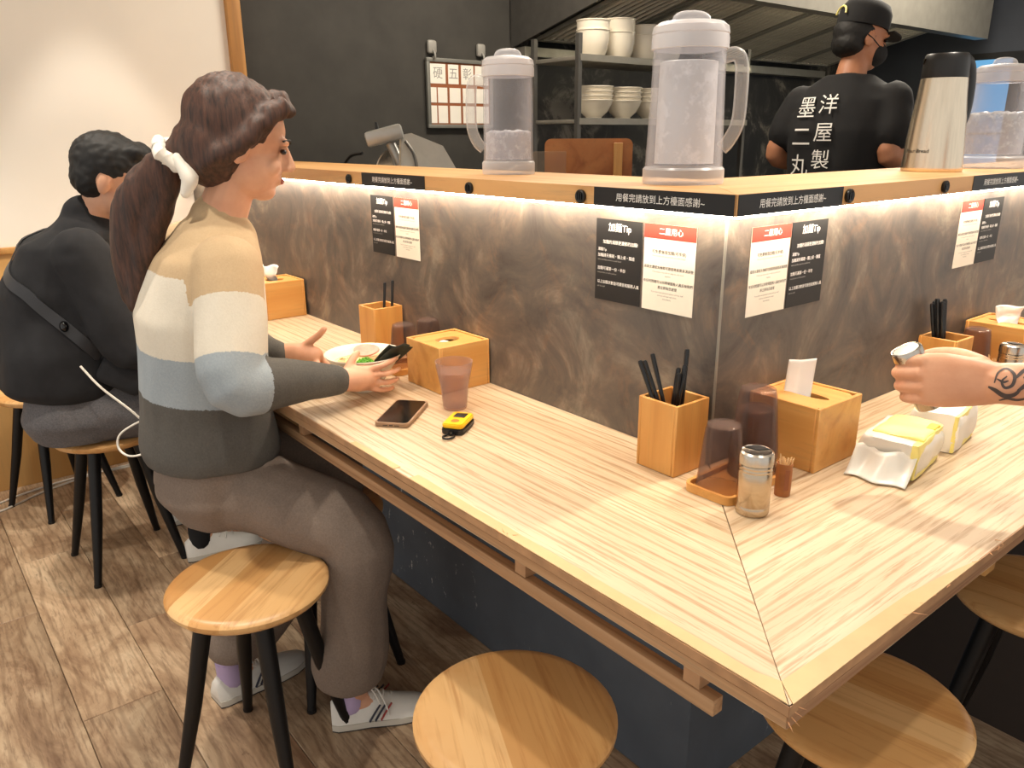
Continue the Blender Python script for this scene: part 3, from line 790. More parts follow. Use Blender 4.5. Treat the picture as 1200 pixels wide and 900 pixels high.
# order board hung on the black wall
ob = thing('order_board', 'grey framed board with rows of paper slips on the black wall', 'board', (XW+0.004, 1.365, 1.36)); 
obj('backing', bx((0, -0.19, 0), (0.008, 0.19, 0.30)), 'board_brown', ob)
for lo, hi in (((0, -0.20, -0.012), (0.018, 0.20, 0.006)), ((0, -0.20, 0.294), (0.018, 0.20, 0.312)), ((0, -0.20, 0.006), (0.018, -0.182, 0.294)), ((0, 0.182, 0.006), (0.018, 0.20, 0.294))):
    obj('frame', bx(lo, hi, 0.002), 'board_frame', ob)
cols = [(-0.178, -0.088), (-0.072, -0.010), (0.006, 0.082), (0.092, 0.176)]
txt = {0: '硬', 1: '五', 2: '彰'}
for r_, (z0, z1) in enumerate(((0.196, 0.286), (0.108, 0.178), (0.012, 0.094))):
    cc = cols if r_ == 0 else [(-0.178, -0.144), (-0.136, -0.080), (-0.066, 0.000), (0.014, 0.086), (0.096, 0.176)]
    for c_, (a, b) in enumerate(cc):
        sl_ = obj('paper_slip', bx((0.0082, a, z0), (0.0100, b, z1)), 'paper', ob, 0)
        if r_ == 0 and c_ in txt:
            l_ = lettering(txt[c_], 0.058, 'ink_grey', sl_, 0, 0, 0); l_.rotation_euler = (PI/2, 0, PI/2); l_.location = (0.0103, (a+b)/2, (z0+z1)/2)
for y, lab in ((1.205, 'white plastic wall hook above the left end of the order board'), (1.50, 'white plastic wall hook above the right end of the order board')):
    t = thing('wall_hook', lab, 'hook', (XW+0.004, y, 1.690), 0, 'wall hooks of the order board')
    obj('plate', bx((-0.008, -0.026, 0.0), (0.016, 0.026, 0.062), 0.012), 'grey_plastic', t)
    bm = B(); tube(bm, smooth_path([(0.012, 0, 0.02), (0.03, 0, 0.0), (0.03, 0, -0.02), (0.014, 0, -0.016)]), 0.005, 8); obj('peg', bm, 'grey_plastic', t)
# wooden board stand and acrylic sheet near the ledge corner
wbx = thing('cutting_board_stand', 'upright wooden board with rounded corner behind the big jug', 'board', (-1.13, 0.76, 1.06), math.radians(46))
bm = B(); prism(bm, round_rect(0.28, 0.225, 0.02), -0.013, 0.013, Matrix.Translation((0.02, 0, 0.1255)) @ Matrix.Rotation(PI/2, 4, 'X')); obj('board', bm, 'kitchen_wood', wbx)
obj('batten', bx((0.10, -0.032, 0.0), (0.128, -0.0135, 0.225), 0.002), 'bamboo', wbx)
obj('foot', bx((-0.13, -0.05, 0.0), (0.17, 0.06, 0.012), 0.002), 'kitchen_wood', wbx)
obj('acrylic_guard', bx((-0.16, -0.07, 0.012), (-0.05, -0.066, 0.20), 0.001), 'acrylic', wbx)
# framed pale blue panel at the far end, its glow set by emission
wn = thing('blue_panel', 'narrow pale blue glowing panel at the far kitchen end', 'window', (-1.60, 4.885, 0.75)); wn['kind'] = 'structure'; del wn['category']
obj('pane', bx((-0.17, -0.012, 0.0), (0.17, -0.004, 1.02)), 'panel_blue', wn, 0)
for lo, hi in (((-0.23, -0.03, -0.05), (0.23, 0.014, 0.0)), ((-0.23, -0.03, 1.02), (0.23, 0.014, 1.06)), ((-0.23, -0.03, 0.0), (-0.17, 0.014, 1.02)), ((0.17, -0.03, 0.0), (0.23, 0.014, 1.02)), ((-0.17, -0.03, 0.55), (0.17, -0.012, 0.562))):
    obj('frame', bx(lo, hi), 'black_metal', wn)

# ================================================================== THINGS ON THE COUNTER
T = 0.7505
def open_box(w, d, h, th, floor_h=0.006):
    bm = B()
    box(bm, (-w/2, -d/2, 0), (w/2, d/2, floor_h))
    box(bm, (-w/2, -d/2, floor_h), (-w/2+th, d/2, h), 0.0012, 1); box(bm, (w/2-th, -d/2, floor_h), (w/2, d/2, h), 0.0012, 1)
    box(bm, (-w/2+th, -d/2, floor_h), (w/2-th, -d/2+th, h), 0.0012, 1); box(bm, (-w/2+th, d/2-th, floor_h), (w/2-th, d/2, h), 0.0012, 1)
    return bm
def side_panel(lo, hi): return bx(lo, hi, 0.0012, seg=1)
def chopstick_box(loc, label, rz=0, w=0.085, h=0.127):
    t = thing('chopstick_box', label, 'chopstick holder', loc, rz, 'bamboo chopstick boxes'); th = 0.006
    for s in (-1, 1):
        obj('panel', side_panel((s*(w/2-th/2)-th/2, -w/2, 0), (s*(w/2-th/2)+th/2, w/2, h)), 'bamboo', t)
        obj('panel', side_panel((-w/2+th, s*(w/2-th/2)-th/2, 0), (w/2-th, s*(w/2-th/2)+th/2, h)), 'bamboo', t)
    obj('bottom', bx((-w/2+th, -w/2+th, 0), (w/2-th, w/2-th, 0.006)), 'bamboo_h', t); return t
def chopstick(p0, p1, label, group, r0=0.0026, r1=0.0042):
    bm = B(); p0, p1 = V(p0), V(p1); d = (p1-p0)
    tube(bm, [V((0,0,0)), d*0.5, d*0.985, d], [r0, (r0+r1)/2, r1, r1*0.7], 8)
    o = tag(obj('chopstick', bm, 'chopstick_black'), label, 'chopstick', group); o.location = p0; return o
def tissue_box(loc, label, rz=0, s=0.139, h=0.116, slot='slot', panel_rim=True):
    t = thing('tissue_box', label, 'tissue box', loc, rz, 'bamboo tissue boxes'); th = 0.007
    for q in (-1, 1):
        obj('panel', side_panel((q*(s/2-th/2)-th/2, -s/2, 0), (q*(s/2-th/2)+th/2, s/2, h)), 'bamboo_h', t)
        obj('panel', side_panel((-s/2+th, q*(s/2-th/2)-th/2, 0), (s/2-th, q*(s/2-th/2)+th/2, h)), 'bamboo_h', t)
    # sunken lid with an opening
    bm = B(); e = s/2-th-0.0005; n = 28
    hole = [(0.030*math.cos(2*PI*i/n), 0.021*math.sin(2*PI*i/n)) if slot == 'oval' else (0.045*math.cos(2*PI*i/n), 0.012*math.sin(2*PI*i/n)) for i in range(n)]
    outer = []
    for i in range(n):
        a = 2*PI*i/n; c, si = math.cos(a), math.sin(a); k = e/max(abs(c), abs(si)); outer.append((k*c, k*si))
    for z in (h-0.008, h-0.003):
        pass
    R = [[bm.verts.new((x, y, z)) for x, y in ring] for z in (h-0.009, h-0.003) for ring in (hole, outer)]
    h0, o0, h1, o1 = R
    for i in range(n):
        j = (i+1) % n
        bm.faces.new((h1[i], h1[j], o1[j], o1[i])); bm.faces.new((h0[j], h0[i], o0[i], o0[j]))
        bm.faces.new((h0[i], h0[j], h1[j], h1[i])); bm.faces.new((o0[j], o0[i], o1[i], o1[j]))
    obj('lid', bm, 'bamboo_h', t, 20); return t
def sheet(pts_fn, nu, nv, mat, name, th=0.0012):
    bm = B(); g = [[bm.verts.new(pts_fn(i/nu, j/nv)) for j in range(nv+1)] for i in range(nu+1)]
    for i in range(nu):
        for j in range(nv): bm.faces.new((g[i][j], g[i+1][j], g[i+1][j+1], g[i][j+1]))
    bmesh.ops.recalc_face_normals(bm, faces=bm.faces)
    me = mesh_of(name, bm, mat, 60); o = bpy.data.objects.new(name, me); COL.objects.link(o)
    md = o.modifiers.new('thickness', 'SOLIDIFY'); md.thickness = th; md.offset = 0
    return o
def crumple(loc, w, h, label, rz=0, seed=0, lean=0.0):
    """a tissue pulled up through a lid: folded fan"""
    def f(u, v):
        x = (u-0.5)*w*(0.55+0.45*v); fold = 0.010*math.sin(u*7+seed)*(0.4+0.6*v)
        n = mnoise.noise(V((u*3+seed, v*3, seed)))*0.008
        return (x + lean*v*h, fold + n + 0.006*math.sin(v*4+seed), -0.012 + v*(h+0.012) + mnoise.noise(V((u*2, v*2, seed+4)))*0.012*v)
    o = sheet(f, 16, 14, 'tissue', 'tissue'); o.location = loc; o.rotation_euler = (0, 0, rz)
    return tag(o, label, 'tissue')
# -- chopstick boxes with chopsticks
cb1 = chopstick_box((-0.0445, -0.0515, T), 'square bamboo chopstick box by the partition corner')
base = V((-0.0445, -0.0515, T))
for k, (bx_, by_, tx_, ty_, L) in enumerate(((0.026, -0.016, -0.052, -0.034, 0.195), (0.026, -0.006, -0.050, -0.024, 0.193), (0.016, 0.0, -0.045, -0.010, 0.197),
                                            (-0.01, -0.005, 0.014, -0.010, 0.176), (-0.008, 0.004, 0.022, -0.018, 0.172), (0.0, -0.01, 0.024, -0.006, 0.183), (0.004, 0.012, 0.012, 0.012, 0.203))):
    a = base + V((bx_, by_, 0.008)); d = V((tx_-bx_, ty_-by_, 0)); d.z = math.sqrt(max(L*L - d.x**2 - d.y**2, 0.001)); d = d.normalized()*L
    chopstick(a, a+d, 'black chopstick leaning left in the box by the partition corner' if k < 3 else 'black chopstick in the upright bundle in the box by the partition corner', 'chopsticks in the corner box')
chopstick_box((-1.055, -0.0475, T), 'square bamboo chopstick box on the counter behind the ramen bowl')
for k in range(2):
    a = V((-1.046+0.014*k, -0.050+0.016*k, T+0.008)); chopstick(a, a+V((0.004, 0.012, 0.180+0.006*k)), 'black chopstick in the box behind the ramen bowl', 'chopsticks behind the ramen bowl')
chopstick_box((0.0455, 0.790, T), 'square bamboo chopstick box beyond the tattooed forearm', 0, 0.085, 0.116)
for k in range(7):
    a = V((0.040+0.006*(k % 3), 0.785+0.005*(k//3), T+0.008)); chopstick(a, a+V((-0.024+0.005*(k % 3), -0.026+0.006*(k//3), 0.182+0.004*((k*3) % 4))), 'black chopstick in the thick bundle beyond the tattooed forearm', 'chopsticks in the far right box', 0.003, 0.005)
# -- tissue boxes
tissue_box((0.070, 0.172, T), 'bamboo tissue box with an upright folded tissue near the partition corner', 0, 0.138, 0.116)
def folded(u, v):
    return ((u-0.5)*0.046 + 0.004*v, 0.016*abs(u-0.45) + 0.012*v + 0.006*math.sin(v*3), -0.012 + v*0.071 + (u-0.5)*0.006*v)
o = sheet(folded, 12, 12, 'tissue', 'tissue', 0.002); o.location = (0.059, 0.161, T+0.113); o.rotation_euler = (0, 0, math.radians(30)); tag(o, 'upright folded white tissue in the box near the partition corner', 'tissue')
tissue_box((-0.701, -0.0735, T), 'bamboo tissue box with oval opening behind the water cup', PI/2, 0.139, 0.108, 'oval')
o = sheet(lambda u, v: ((u-0.5)*0.05, (v-0.5)*0.036, 0.006*math.sin(u*5)*math.sin(v*4)), 8, 8, 'tissue', 'tissue', 0.002); o.location = (-0.701, -0.0735, T+0.094); tag(o, 'white tissue seen through the oval opening behind the water cup', 'tissue')
tissue_box((-1.686, -0.077, T), 'bamboo tissue box at the far end beside the woman', PI/2, 0.139, 0.118, 'oval')
crumple((-1.70, -0.085, T+0.115), 0.075, 0.045, 'rumpled white tissue in the far tissue box beside the woman', 0.4, 2)
tissue_box((0.075, 1.060, T), 'bamboo tissue box beyond the tattooed forearm', 0, 0.139, 0.116)
crumple((0.075, 1.050, T+0.113), 0.075, 0.042, 'rumpled white tissue on the box beyond the tattooed forearm', 0.9, 5)
# -- cups upside down on little trays
def cup_mesh():
    bm = B(); th = 0.0016
    # inverted: rim on the table, closed base on top
    pr = [(0.0385, 0.0), (0.0375, 0.012), (0.0335, 0.055), (0.0290, 0.100), (0.0265, 0.110), (0.020, 0.113), (0.012, 0.1115), (0, 0.1115),
          ]
    inn = [(0, 0.1095), (0.019, 0.1095), (0.025, 0.107), (0.0275, 0.099), (0.0319, 0.055), (0.0358, 0.012), (0.0370, 0.0)]
    lathe(bm, pr + inn, 36, cap=False)
    bm.verts.ensure_lookup_table()
    n = 36; a = list(bm.verts)[:n]; b = list(bm.verts)[-n:]
    for i in range(n): bm.faces.new((a[i], a[(i+1) % n], b[(i+1) % n], b[i]))
    bmesh.ops.recalc_face_normals(bm, faces=bm.faces)
    return mesh_of('plastic_cup', bm, 'cup_smoke')
CUP = cup_mesh()
def cup(loc, label, group, s=1.0):
    o = link('plastic_cup', CUP); o.location = loc; o.scale = (s, s, s); return tag(o, label, 'cup', group)
def tray(loc, label, rz, w=0.175, d=0.092):
    t = thing('cup_tray', label, 'tray', loc, rz, 'small bamboo cup trays')
    bm = B(); prism(bm, round_rect(w-0.008, d-0.008, 0.012), 0.0, 0.005); obj('bottom', bm, 'bamboo_h', t)
    o_, i_ = round_rect(w, d, 0.016), round_rect(w-0.012, d-0.012, 0.011)
    bm = B(); R = [[bm.verts.new((x, y, z)) for x, y in ring] for ring, z in ((o_, 0.0), (o_, 0.014), (i_, 0.014), (i_, 0.003))]
    n = len(o_)
    for q in range(3):
        for i in range(n): bm.faces.new((R[q][i], R[q][(i+1) % n], R[q+1][(i+1) % n], R[q+1][i]))
    for i in range(n): bm.faces.new((R[3][i], R[3][(i+1) % n], R[0][(i+1) % n], R[0][i]))
    obj('rim', bm, 'bamboo_h', t, 30); return t
TR = math.radians(92)
tray((0.078, -0.028, T), 'small bamboo tray under the smoky cups by the partition corner', TR)
cup((0.077, -0.074, T+0.0055), 'smoky upside-down cup alone at the front of the corner tray', 'smoky cups on the corner tray', 1.0)
cup((0.074, 0.018, T+0.0055), 'smoky upside-down cup at the bottom of the corner tray stack', 'smoky cups on the corner tray', 1.06)
cup((0.074, 0.018, T+0.0055+0.034), 'smoky upside-down cup on top of the corner tray stack', 'smoky cups on the corner tray', 1.06)
tray((-0.865, -0.060, T), 'small bamboo tray of cups between tissue box and ramen bowl', PI/2+0.03)
cup((-0.862, -0.095, T+0.0055), 'smoky upside-down cup nearer the bowl on the tray behind the ramen bowl', 'smoky cups behind the ramen bowl')
cup((-0.866, -0.020, T+0.0055), 'smoky upside-down cup nearer the partition on the tray behind the ramen bowl', 'smoky cups behind the ramen bowl')
tray((0.062, 0.912, T), 'small bamboo tray of cups beyond the tattooed forearm', PI/2, 0.10, 0.085)
cup((0.064, 0.915, T+0.0055), 'smoky upside-down cup beyond the tattooed forearm', 'smoky cups at the far right', 1.0)
# -- steel pepper shakers
def shaker(loc, label, rz=0):
    t = thing('pepper_shaker', label, 'shaker', loc, rz, 'steel pepper shakers'); s = 0.0255
    bm = B(); lathe(bm, [(0, 0), (s*0.96, 0), (s, 0.003), (s, 0.012), (s*0.965, 0.0135), (s*0.965, 0.0155), (s, 0.017), (s, 0.068), (s*0.97, 0.070), (s*0.97, 0.0715), (s, 0.073), (s*0.97, 0.0755), (s*0.97, 0.077), (s, 0.0785), (s*0.97, 0.081), (0, 0.081)], 40); obj('body', bm, 'shaker_steel', t)
    bm = B(); lathe(bm, [(s*0.97, 0.0815), (s*1.03, 0.0825), (s*1.03, 0.094), (s*0.99, 0.099), (s*0.86, 0.1015), (s*0.8, 0.1005), (0, 0.1005)], 40); ld = obj('lid', bm, 'steel', t)
    bm = B(); prism(bm, [(0.021*math.cos(a), 0.021*math.sin(a)) for a in [PI*0.15+i*PI*0.7/10 for i in range(11)]] + [(0, 0.002)], 0.1008, 0.1016); obj('pour_flap', bm, 'black_metal', ld)
shaker((0.155, -0.0965, T), 'steel pepper shaker beside the smoky cups and toothpick holder', 0.6)
shaker((0.152, 0.885, T), 'steel pepper shaker beyond the tattooed forearm', 0.2)
# -- toothpick holders
def toothpicks(loc, label, n, h=0.055, seed=1):
    t = thing('toothpick_holder', label, 'holder', loc, 0, 'toothpick holders')
    bm = B(); r = 0.0125; lathe(bm, [(0, 0), (r, 0), (r*1.02, 0.02), (r, h), (r-0.002, h), (r-0.002, 0.004), (0, 0.004)], 24); obj('tube', bm, 'bamboo_tube', t)
    lb = bx((-0.0035, -r-0.0012, 0.012), (0.0035, -r-0.0002, h-0.008)); l = obj('label', lb, 'board_brown', t); l.rotation_euler = (0, 0, math.radians(55))
    rnd = random.Random(seed)
    for k in range(n):
        a = rnd.uniform(0, 2*PI); q = rnd.uniform(0.2, 0.75)*r; lean = rnd.uniform(0.0, 0.011)
        p0 = V((q*0.6*math.cos(a+2), q*0.6*math.sin(a+2), 0.006)); p1 = V((q*math.cos(a)+lean*math.cos(a)*0.6, q*math.sin(a)+lean*math.sin(a)*0.6, h+rnd.uniform(0.006, 0.014)))
        bm = B(); d = p1-p0; tube(bm, [(0,0,0), d*0.94, d], [0.0010, 0.0011, 0.0008], 6)
        o = tag(obj('toothpick', bm, 'toothpick_wood'), 'pale wooden toothpick in the %s' % ('holder beside the steel shaker' if seed == 1 else 'holder beyond the tattooed forearm'), 'toothpick', 'toothpicks beside the steel shaker' if seed == 1 else 'toothpicks at the far right')
        o.location = V(loc) + p0
toothpicks((0.150, -0.007, T), 'brown bamboo toothpick holder behind the steel shaker', 14, 0.055, 1)
toothpicks((0.122, 0.862, T), 'brown bamboo toothpick holder beyond the tattooed forearm', 8, 0.058, 2)
# -- tissue packs in plastic film
def pack(loc, rz, L, W, H, label, yellow, seed):
    t = thing('tissue_pack', label, 'tissue pack', loc, rz, 'wrapped tissue packs')
    def soft(bm_seed, lo, hi, amp):
        bm = B(); box(bm, lo, hi)
        bmesh.ops.subdivide_edges(bm, edges=bm.edges, cuts=9, use_grid_fill=True)
        c = (V(lo)+V(hi))/2; sz = (V(hi)-V(lo))/2
        for v in bm.verts:
            q = v.co - c; k = V((q.x/sz.x, q.y/sz.y, q.z/sz.z))
            rr = 1 - 0.10*max(0, abs(k.x)-0.75)*max(0, abs(k.z)-0.5)*8
            n = mnoise.noise_vector(v.co*24 + V((seed, 0, bm_seed)))*amp + mnoise.noise_vector(v.co*60 + V((seed, 3, bm_seed)))*amp*0.4
            if v.co.z < lo[2]+1e-4: n.z = 0
            v.co = c + V((q.x*rr, q.y*rr, q.z)) + n
            v.co.z = max(v.co.z, lo[2])
        return bm
    obj('tissue_block', soft(0, (-L/2, -W/2, 0.001), (L/2, W/2, H), 0.0035), 'tissue_film' if yellow else 'paper', t, 80)
    if yellow:
        y = obj('printed_band', soft(3, (-L*0.36, -W*0.30, H-0.004), (L*0.46, W*0.52, H+0.0045), 0.003), 'lemon_film', t, 80)
        obj('print_patch', soft(4, (L*0.30, W*0.18, H-0.002), (L*0.46, W*0.40, H+0.0058), 0.002), 'pack_yellow', t, 80)
        def flap(u, v): return (-L/2+u*L*0.98, -W/2-0.004-0.045*v+0.006*math.sin(u*9), 0.042*(1-v)**1.6+0.003+0.003*math.sin(u*11+v*4)*(1-v))
        o = sheet(flap, 14, 8, 'tissue_film', 'film_flap', 0.0008); o.parent = t
        obj('end_stripe', soft(6, (L/2-0.014, -W/2-0.001, 0.002), (L/2-0.002, W/2+0.001, H+0.001), 0.002), 'lemon_film', t, 80)
    else:
        obj('edge_stripe', soft(5, (L/2-0.010, -W/2-0.0008, 0.002), (L/2-0.003, W/2+0.0008, H+0.0008), 0.0012), 'lemon_film', t, 80)
pack((0.207, 0.262, T), math.radians(8), 0.100, 0.135, 0.062, 'opened tissue pack in clear and yellow film beside the bamboo tissue box', True, 1)
pack((0.205, 0.432, T), math.radians(8), 0.085, 0.125, 0.070, 'paler tissue pack under the tattooed hand', False, 5)
# -- water cup
wc = thing('water_cup', 'translucent pink plastic cup of water behind the phone', 'cup', (-0.540, -0.168, T))
bm = B(); lathe(bm, [(0.0, 0.001), (0.024, 0.0), (0.0255, 0.003), (0.030, 0.05), (0.0385, 0.092), (0.040, 0.104), (0.0385, 0.104), (0.0365, 0.091), (0.0285, 0.05), (0.0240, 0.005), (0, 0.005)], 40); obj('cup_wall', bm, 'cup_pink', wc)
bm = B(); lathe(bm, [(0, 0.0055), (0.0236, 0.0055), (0.0280, 0.05), (0.0345, 0.082), (0, 0.082)], 32); obj('water', bm, 'water', wc)
# -- phone
ph = thing('smartphone', 'smartphone in a tan case with dark screen on the counter', 'phone', (-0.572, -0.280, T), math.atan2(0.102, -0.088))
bm = B(); prism(bm, round_rect(0.148, 0.073, 0.010), 0, 0.0088); bmesh.ops.bevel(bm, geom=[e for e in bm.edges], offset=0.0012, segments=2, affect='EDGES'); obj('case', bm, 'tan_case', ph)
bm = B(); prism(bm, round_rect(0.139, 0.065, 0.008), 0.0085, 0.0092); obj('screen', bm, 'black_gloss', ph)
for s in (-0.012, 0.012): obj('speaker_slot', bx((-0.0745, s-0.005, 0.003), (-0.0735, s+0.005, 0.0045)), 'black_plastic', ph)
obj('charging_port', bx((-0.0746, -0.004, 0.003), (-0.0735, 0.004, 0.005), 0.0006), 'black_plastic', ph)
# -- yellow gadget with a carabiner
yg = thing('yellow_gadget', 'small yellow and black plastic gadget with a clip on the counter', 'gadget', (-0.432, -0.236, T), math.atan2(0.062, -0.043))
bm = B(); prism(bm, round_rect(0.078, 0.046, 0.010), 0.0, 0.012); bmesh.ops.bevel(bm, geom=list(bm.edges), offset=0.002, segments=2, affect='EDGES'); obj('base', bm, 'black_plastic', yg)
bm = B(); prism(bm, round_rect(0.074, 0.044, 0.009), 0.0122, 0.022); bmesh.ops.bevel(bm, geom=list(bm.edges), offset=0.0022, segments=2, affect='EDGES'); top = obj('cover', bm, 'yellow_plastic', yg)
obj('button', bx((0.004, -0.012, 0.022), (0.028, 0.012, 0.0232), 0.001), 'black_plastic', top)
bm = B(); lathe(bm, [(0, 0.0216), (0.009, 0.0216), (0.008, 0.0226), (0, 0.0226)], 20, Matrix.Translation((-0.016, 0, 0))); obj('mark', bm, 'orange_mark', top)
cl = []
for i in range(20):
    a = 2*PI*i/20; cl.append((-0.052+0.013*math.cos(a)*1.3, 0.0085*math.sin(a)*(1.25 if math.cos(a) < 0 else 0.8), 0.0035))
bm = B(); tube(bm, cl, 0.0022, 8, closed=True); obj('carabiner', bm, 'black_metal', yg)
bm = B(); tube(bm, [(-0.045, 0, 0.004), (-0.036, 0, 0.006)], 0.004, 8); obj('clip_joint', bm, 'black_plastic', yg)
# -- ramen bowl
BC = V((-0.787, -0.248, T))
rb = thing('ramen_bowl', 'white conical ramen bowl with toppings held by the woman', 'bowl', BC); rb.scale = (0.9, 0.9, 0.95)
bm = B(); lathe(bm, [(0, 0.0), (0.040, 0.0), (0.041, 0.012), (0.045, 0.016), (0.068, 0.048), (0.090, 0.078), (0.099, 0.088), (0.0985, 0.090), (0.096, 0.0895), (0.086, 0.078), (0.064, 0.050), (0.038, 0.020), (0, 0.018)], 56); obj('bowl_wall', bm, 'porcelain', rb)
bm = B(); lathe(bm, [(0, 0.060), (0.0735, 0.0635), (0.0785, 0.0686), (0, 0.069)], 48); obj('broth', bm, 'broth', rb)
bm = B(); rn = random.Random(3)
for k in range(46):
    a = rn.uniform(0, 2*PI); q = rn.uniform(0, 0.05); c = V((q*math.cos(a)-0.01, q*math.sin(a)-0.012, 0.0695)); b = rn.uniform(0, PI)
    pts = [c + V((math.cos(b)*s*0.02 + 0.004*math.sin(s*3), math.sin(b)*s*0.02, 0.003*math.cos(s*1.4))) for s in (-1, -0.5, 0, 0.5, 1)]
    tube(bm, pts, 0.0016, 6)
nd = obj('noodles', bm, 'noodle', rb); nd['kind'] = 'stuff'
bm = B(); ring = [(0.036*math.cos(2*PI*i/28)*(1+0.06*math.sin(3*2*PI*i/28)), 0.026*math.sin(2*PI*i/28)) for i in range(28)]
prism(bm, ring, 0, 0.004, Matrix.Translation((-0.034, 0.026, 0.083)) @ Matrix.Rotation(0.5, 4, 'Z') @ Matrix.Rotation(0.35, 4, 'X')); obj('pork_slice', bm, 'chashu', rb)
bm = B()
for k in range(90):
    a = rn.uniform(0, 2*PI); q = 0.024*math.sqrt(rn.random()); s = rn.uniform(0.0022, 0.0042)
    M = Matrix.Translation((0.032+q*math.cos(a), -0.012+q*math.sin(a)*0.8, 0.073+rn.uniform(0, 0.017)*(1-q/0.03))) @ Euler((rn.uniform(0, 3), rn.uniform(0, 3), 0)).to_matrix().to_4x4()
    lathe(bm, [(s*0.6, -0.0015), (s, -0.0015), (s, 0.0015), (s*0.6, 0.0015)], 7, M, cap=False)
sc_ = obj('scallions', bm, 'scallion', rb); sc_['kind'] = 'stuff'
for k, (x0, y0, a_) in enumerate(((0.046, 0.032, 0.0), (0.060, 0.030, 0.12))):
    def nf(u, v, x0=x0, y0=y0, k=k):
        return (x0 + (v-0.1)*0.052 + 0.004*math.sin(u*5+k), y0 + (u-0.5)*0.062 + v*0.022, 0.066 + v*0.052 + 0.003*math.sin(u*7+v*3+k) - (u-0.5)*0.010)
    o = sheet(nf, 8, 8, 'nori', 'nori_sheet', 0.0008); o.parent = rb
# a slim white saucer edge behind the bowl
bm = B(); lathe(bm, [(0, 0.0), (0.03, 0.0), (0.044, 0.010), (0.046, 0.012), (0.043, 0.0125), (0.028, 0.004), (0, 0.004)], 36)
o = tag(obj('sauce_dish', bm, 'porcelain'), 'small white dish behind the ramen bowl beside the cups', 'dish'); o.location = (-0.955, -0.125, T)

# ================================================================== THINGS ON THE LEDGE
ZL = 1.2197
def jug(loc, label, rz, h, rb_, rt, fill, group='clear plastic water jugs'):
    """lidded plastic jug: foot, tapered wall, lid with arched grip, side handle"""
    t = thing('water_jug', label, 'jug', loc, rz, group); th = 0.0035; hb = h*0.80
    bm = B(); lathe(bm, [(0, 0), (rb_*1.03, 0), (rb_*1.05, 0.004), (rb_*1.05, 0.026), (rb_*1.0, 0.030), (0, 0.030)], 48); obj('foot', bm, 'pitcher_frost', t)
    bm = B(); lathe(bm, [(rb_*0.99, 0.0305), (rb_*0.98, h*0.2), (rt*0.99, h*0.6), (rt*0.97, hb), (rt*0.97-th, hb), (rt*0.99-th, h*0.6), (rb_*0.98-th, h*0.2), (rb_*0.99-th, 0.0305)], 48, cap=False)
    obj('wall', bm, 'pitcher_clear', t)
    bm = B(); lathe(bm, [(rt*0.98, hb), (rt*1.03, hb+0.001), (rt*1.03, h*0.865), (rt*1.01, h*0.885), (rt*1.03, h*0.892), (rt*1.0, h*0.93), (rt*0.86, h*0.955), (rt*0.6, h*0.962), (0, h*0.964), (0, h*0.955), (rt*0.85, h*0.94), (rt*0.97, h*0.9), (rt*0.97, hb)], 48, cap=False); ld = obj('lid', bm, 'pitcher_frost', t)
    pts = [(-rt*0.42, 0, h*0.957), (-rt*0.36, 0, h*0.985), (-rt*0.15, 0, h*0.998), (rt*0.15, 0, h*0.998), (rt*0.36, 0, h*0.985), (rt*0.42, 0, h*0.957)]
    bm = B(); tube(bm, smooth_path(pts, 4), 0.008, 10, flat=1.0); obj('grip', bm, 'pitcher_frost', ld)
    # side handle: flat bent band
    pts = smooth_path([(rt*0.93, 0, h*0.765), (rt*1.28, 0, h*0.775), (rt*1.45, 0, h*0.71), (rt*1.48, 0, h*0.5), (rt*1.43, 0, h*0.36), (rt*1.22, 0, h*0.26), (rb_*0.97, 0, h*0.215)], 5)
    bm = B(); tube(bm, pts, 0.0075, 12, flat=1.7); obj('handle', bm, 'handle_clear', t)
    if fill == 'ice' or fill == 'crushed':
        z0, z1 = 0.034, (h*0.36 if fill == 'ice' else h*0.52)
        q = rb_*0.90
        bm = B(); lathe(bm, [(0, z0), (q, z0), (q*0.99, z1*0.5), (q*0.98, z1-0.004), (q*0.9, z1), (0, z1)], 40)
        bmesh.ops.subdivide_edges(bm, edges=[e for e in bm.edges if e.calc_length() > 0.02], cuts=2)
        for v in bm.verts:
            if v.co.z > z1*0.6: v.co.z += mnoise.noise(v.co*70)*0.007
            v.co.x += mnoise.noise(v.co*50+V((5,0,0)))*0.0015; v.co.y += mnoise.noise(v.co*50+V((9,0,0)))*0.0015
        obj('ice', bm, 'ice', t, 60)
    else:
        bm = B(); q = rt*0.80; lathe(bm, [(0, 0.036), (q*1.02, 0.036), (q, h*0.4), (q*0.97, h*0.73), (q*0.90, h*0.735), (q*0.88, h*0.70), (0, h*0.70)], 40); obj('inner_sleeve', bm, 'sleeve', t)
    return t
jug((-0.748, 0.150, ZL), 'tall clear water jug of ice near the slicer', math.radians(228), 0.272, 0.060, 0.059, 'ice')
jug((-0.200, 0.128, ZL), 'large frosted water jug at the ledge corner', math.radians(52), 0.288, 0.071, 0.066, 'sleeve')
jug((-0.100, 1.245, ZL), 'wide clear jug of crushed ice beside the steel flask', math.radians(60), 0.262, 0.076, 0.064, 'crushed')
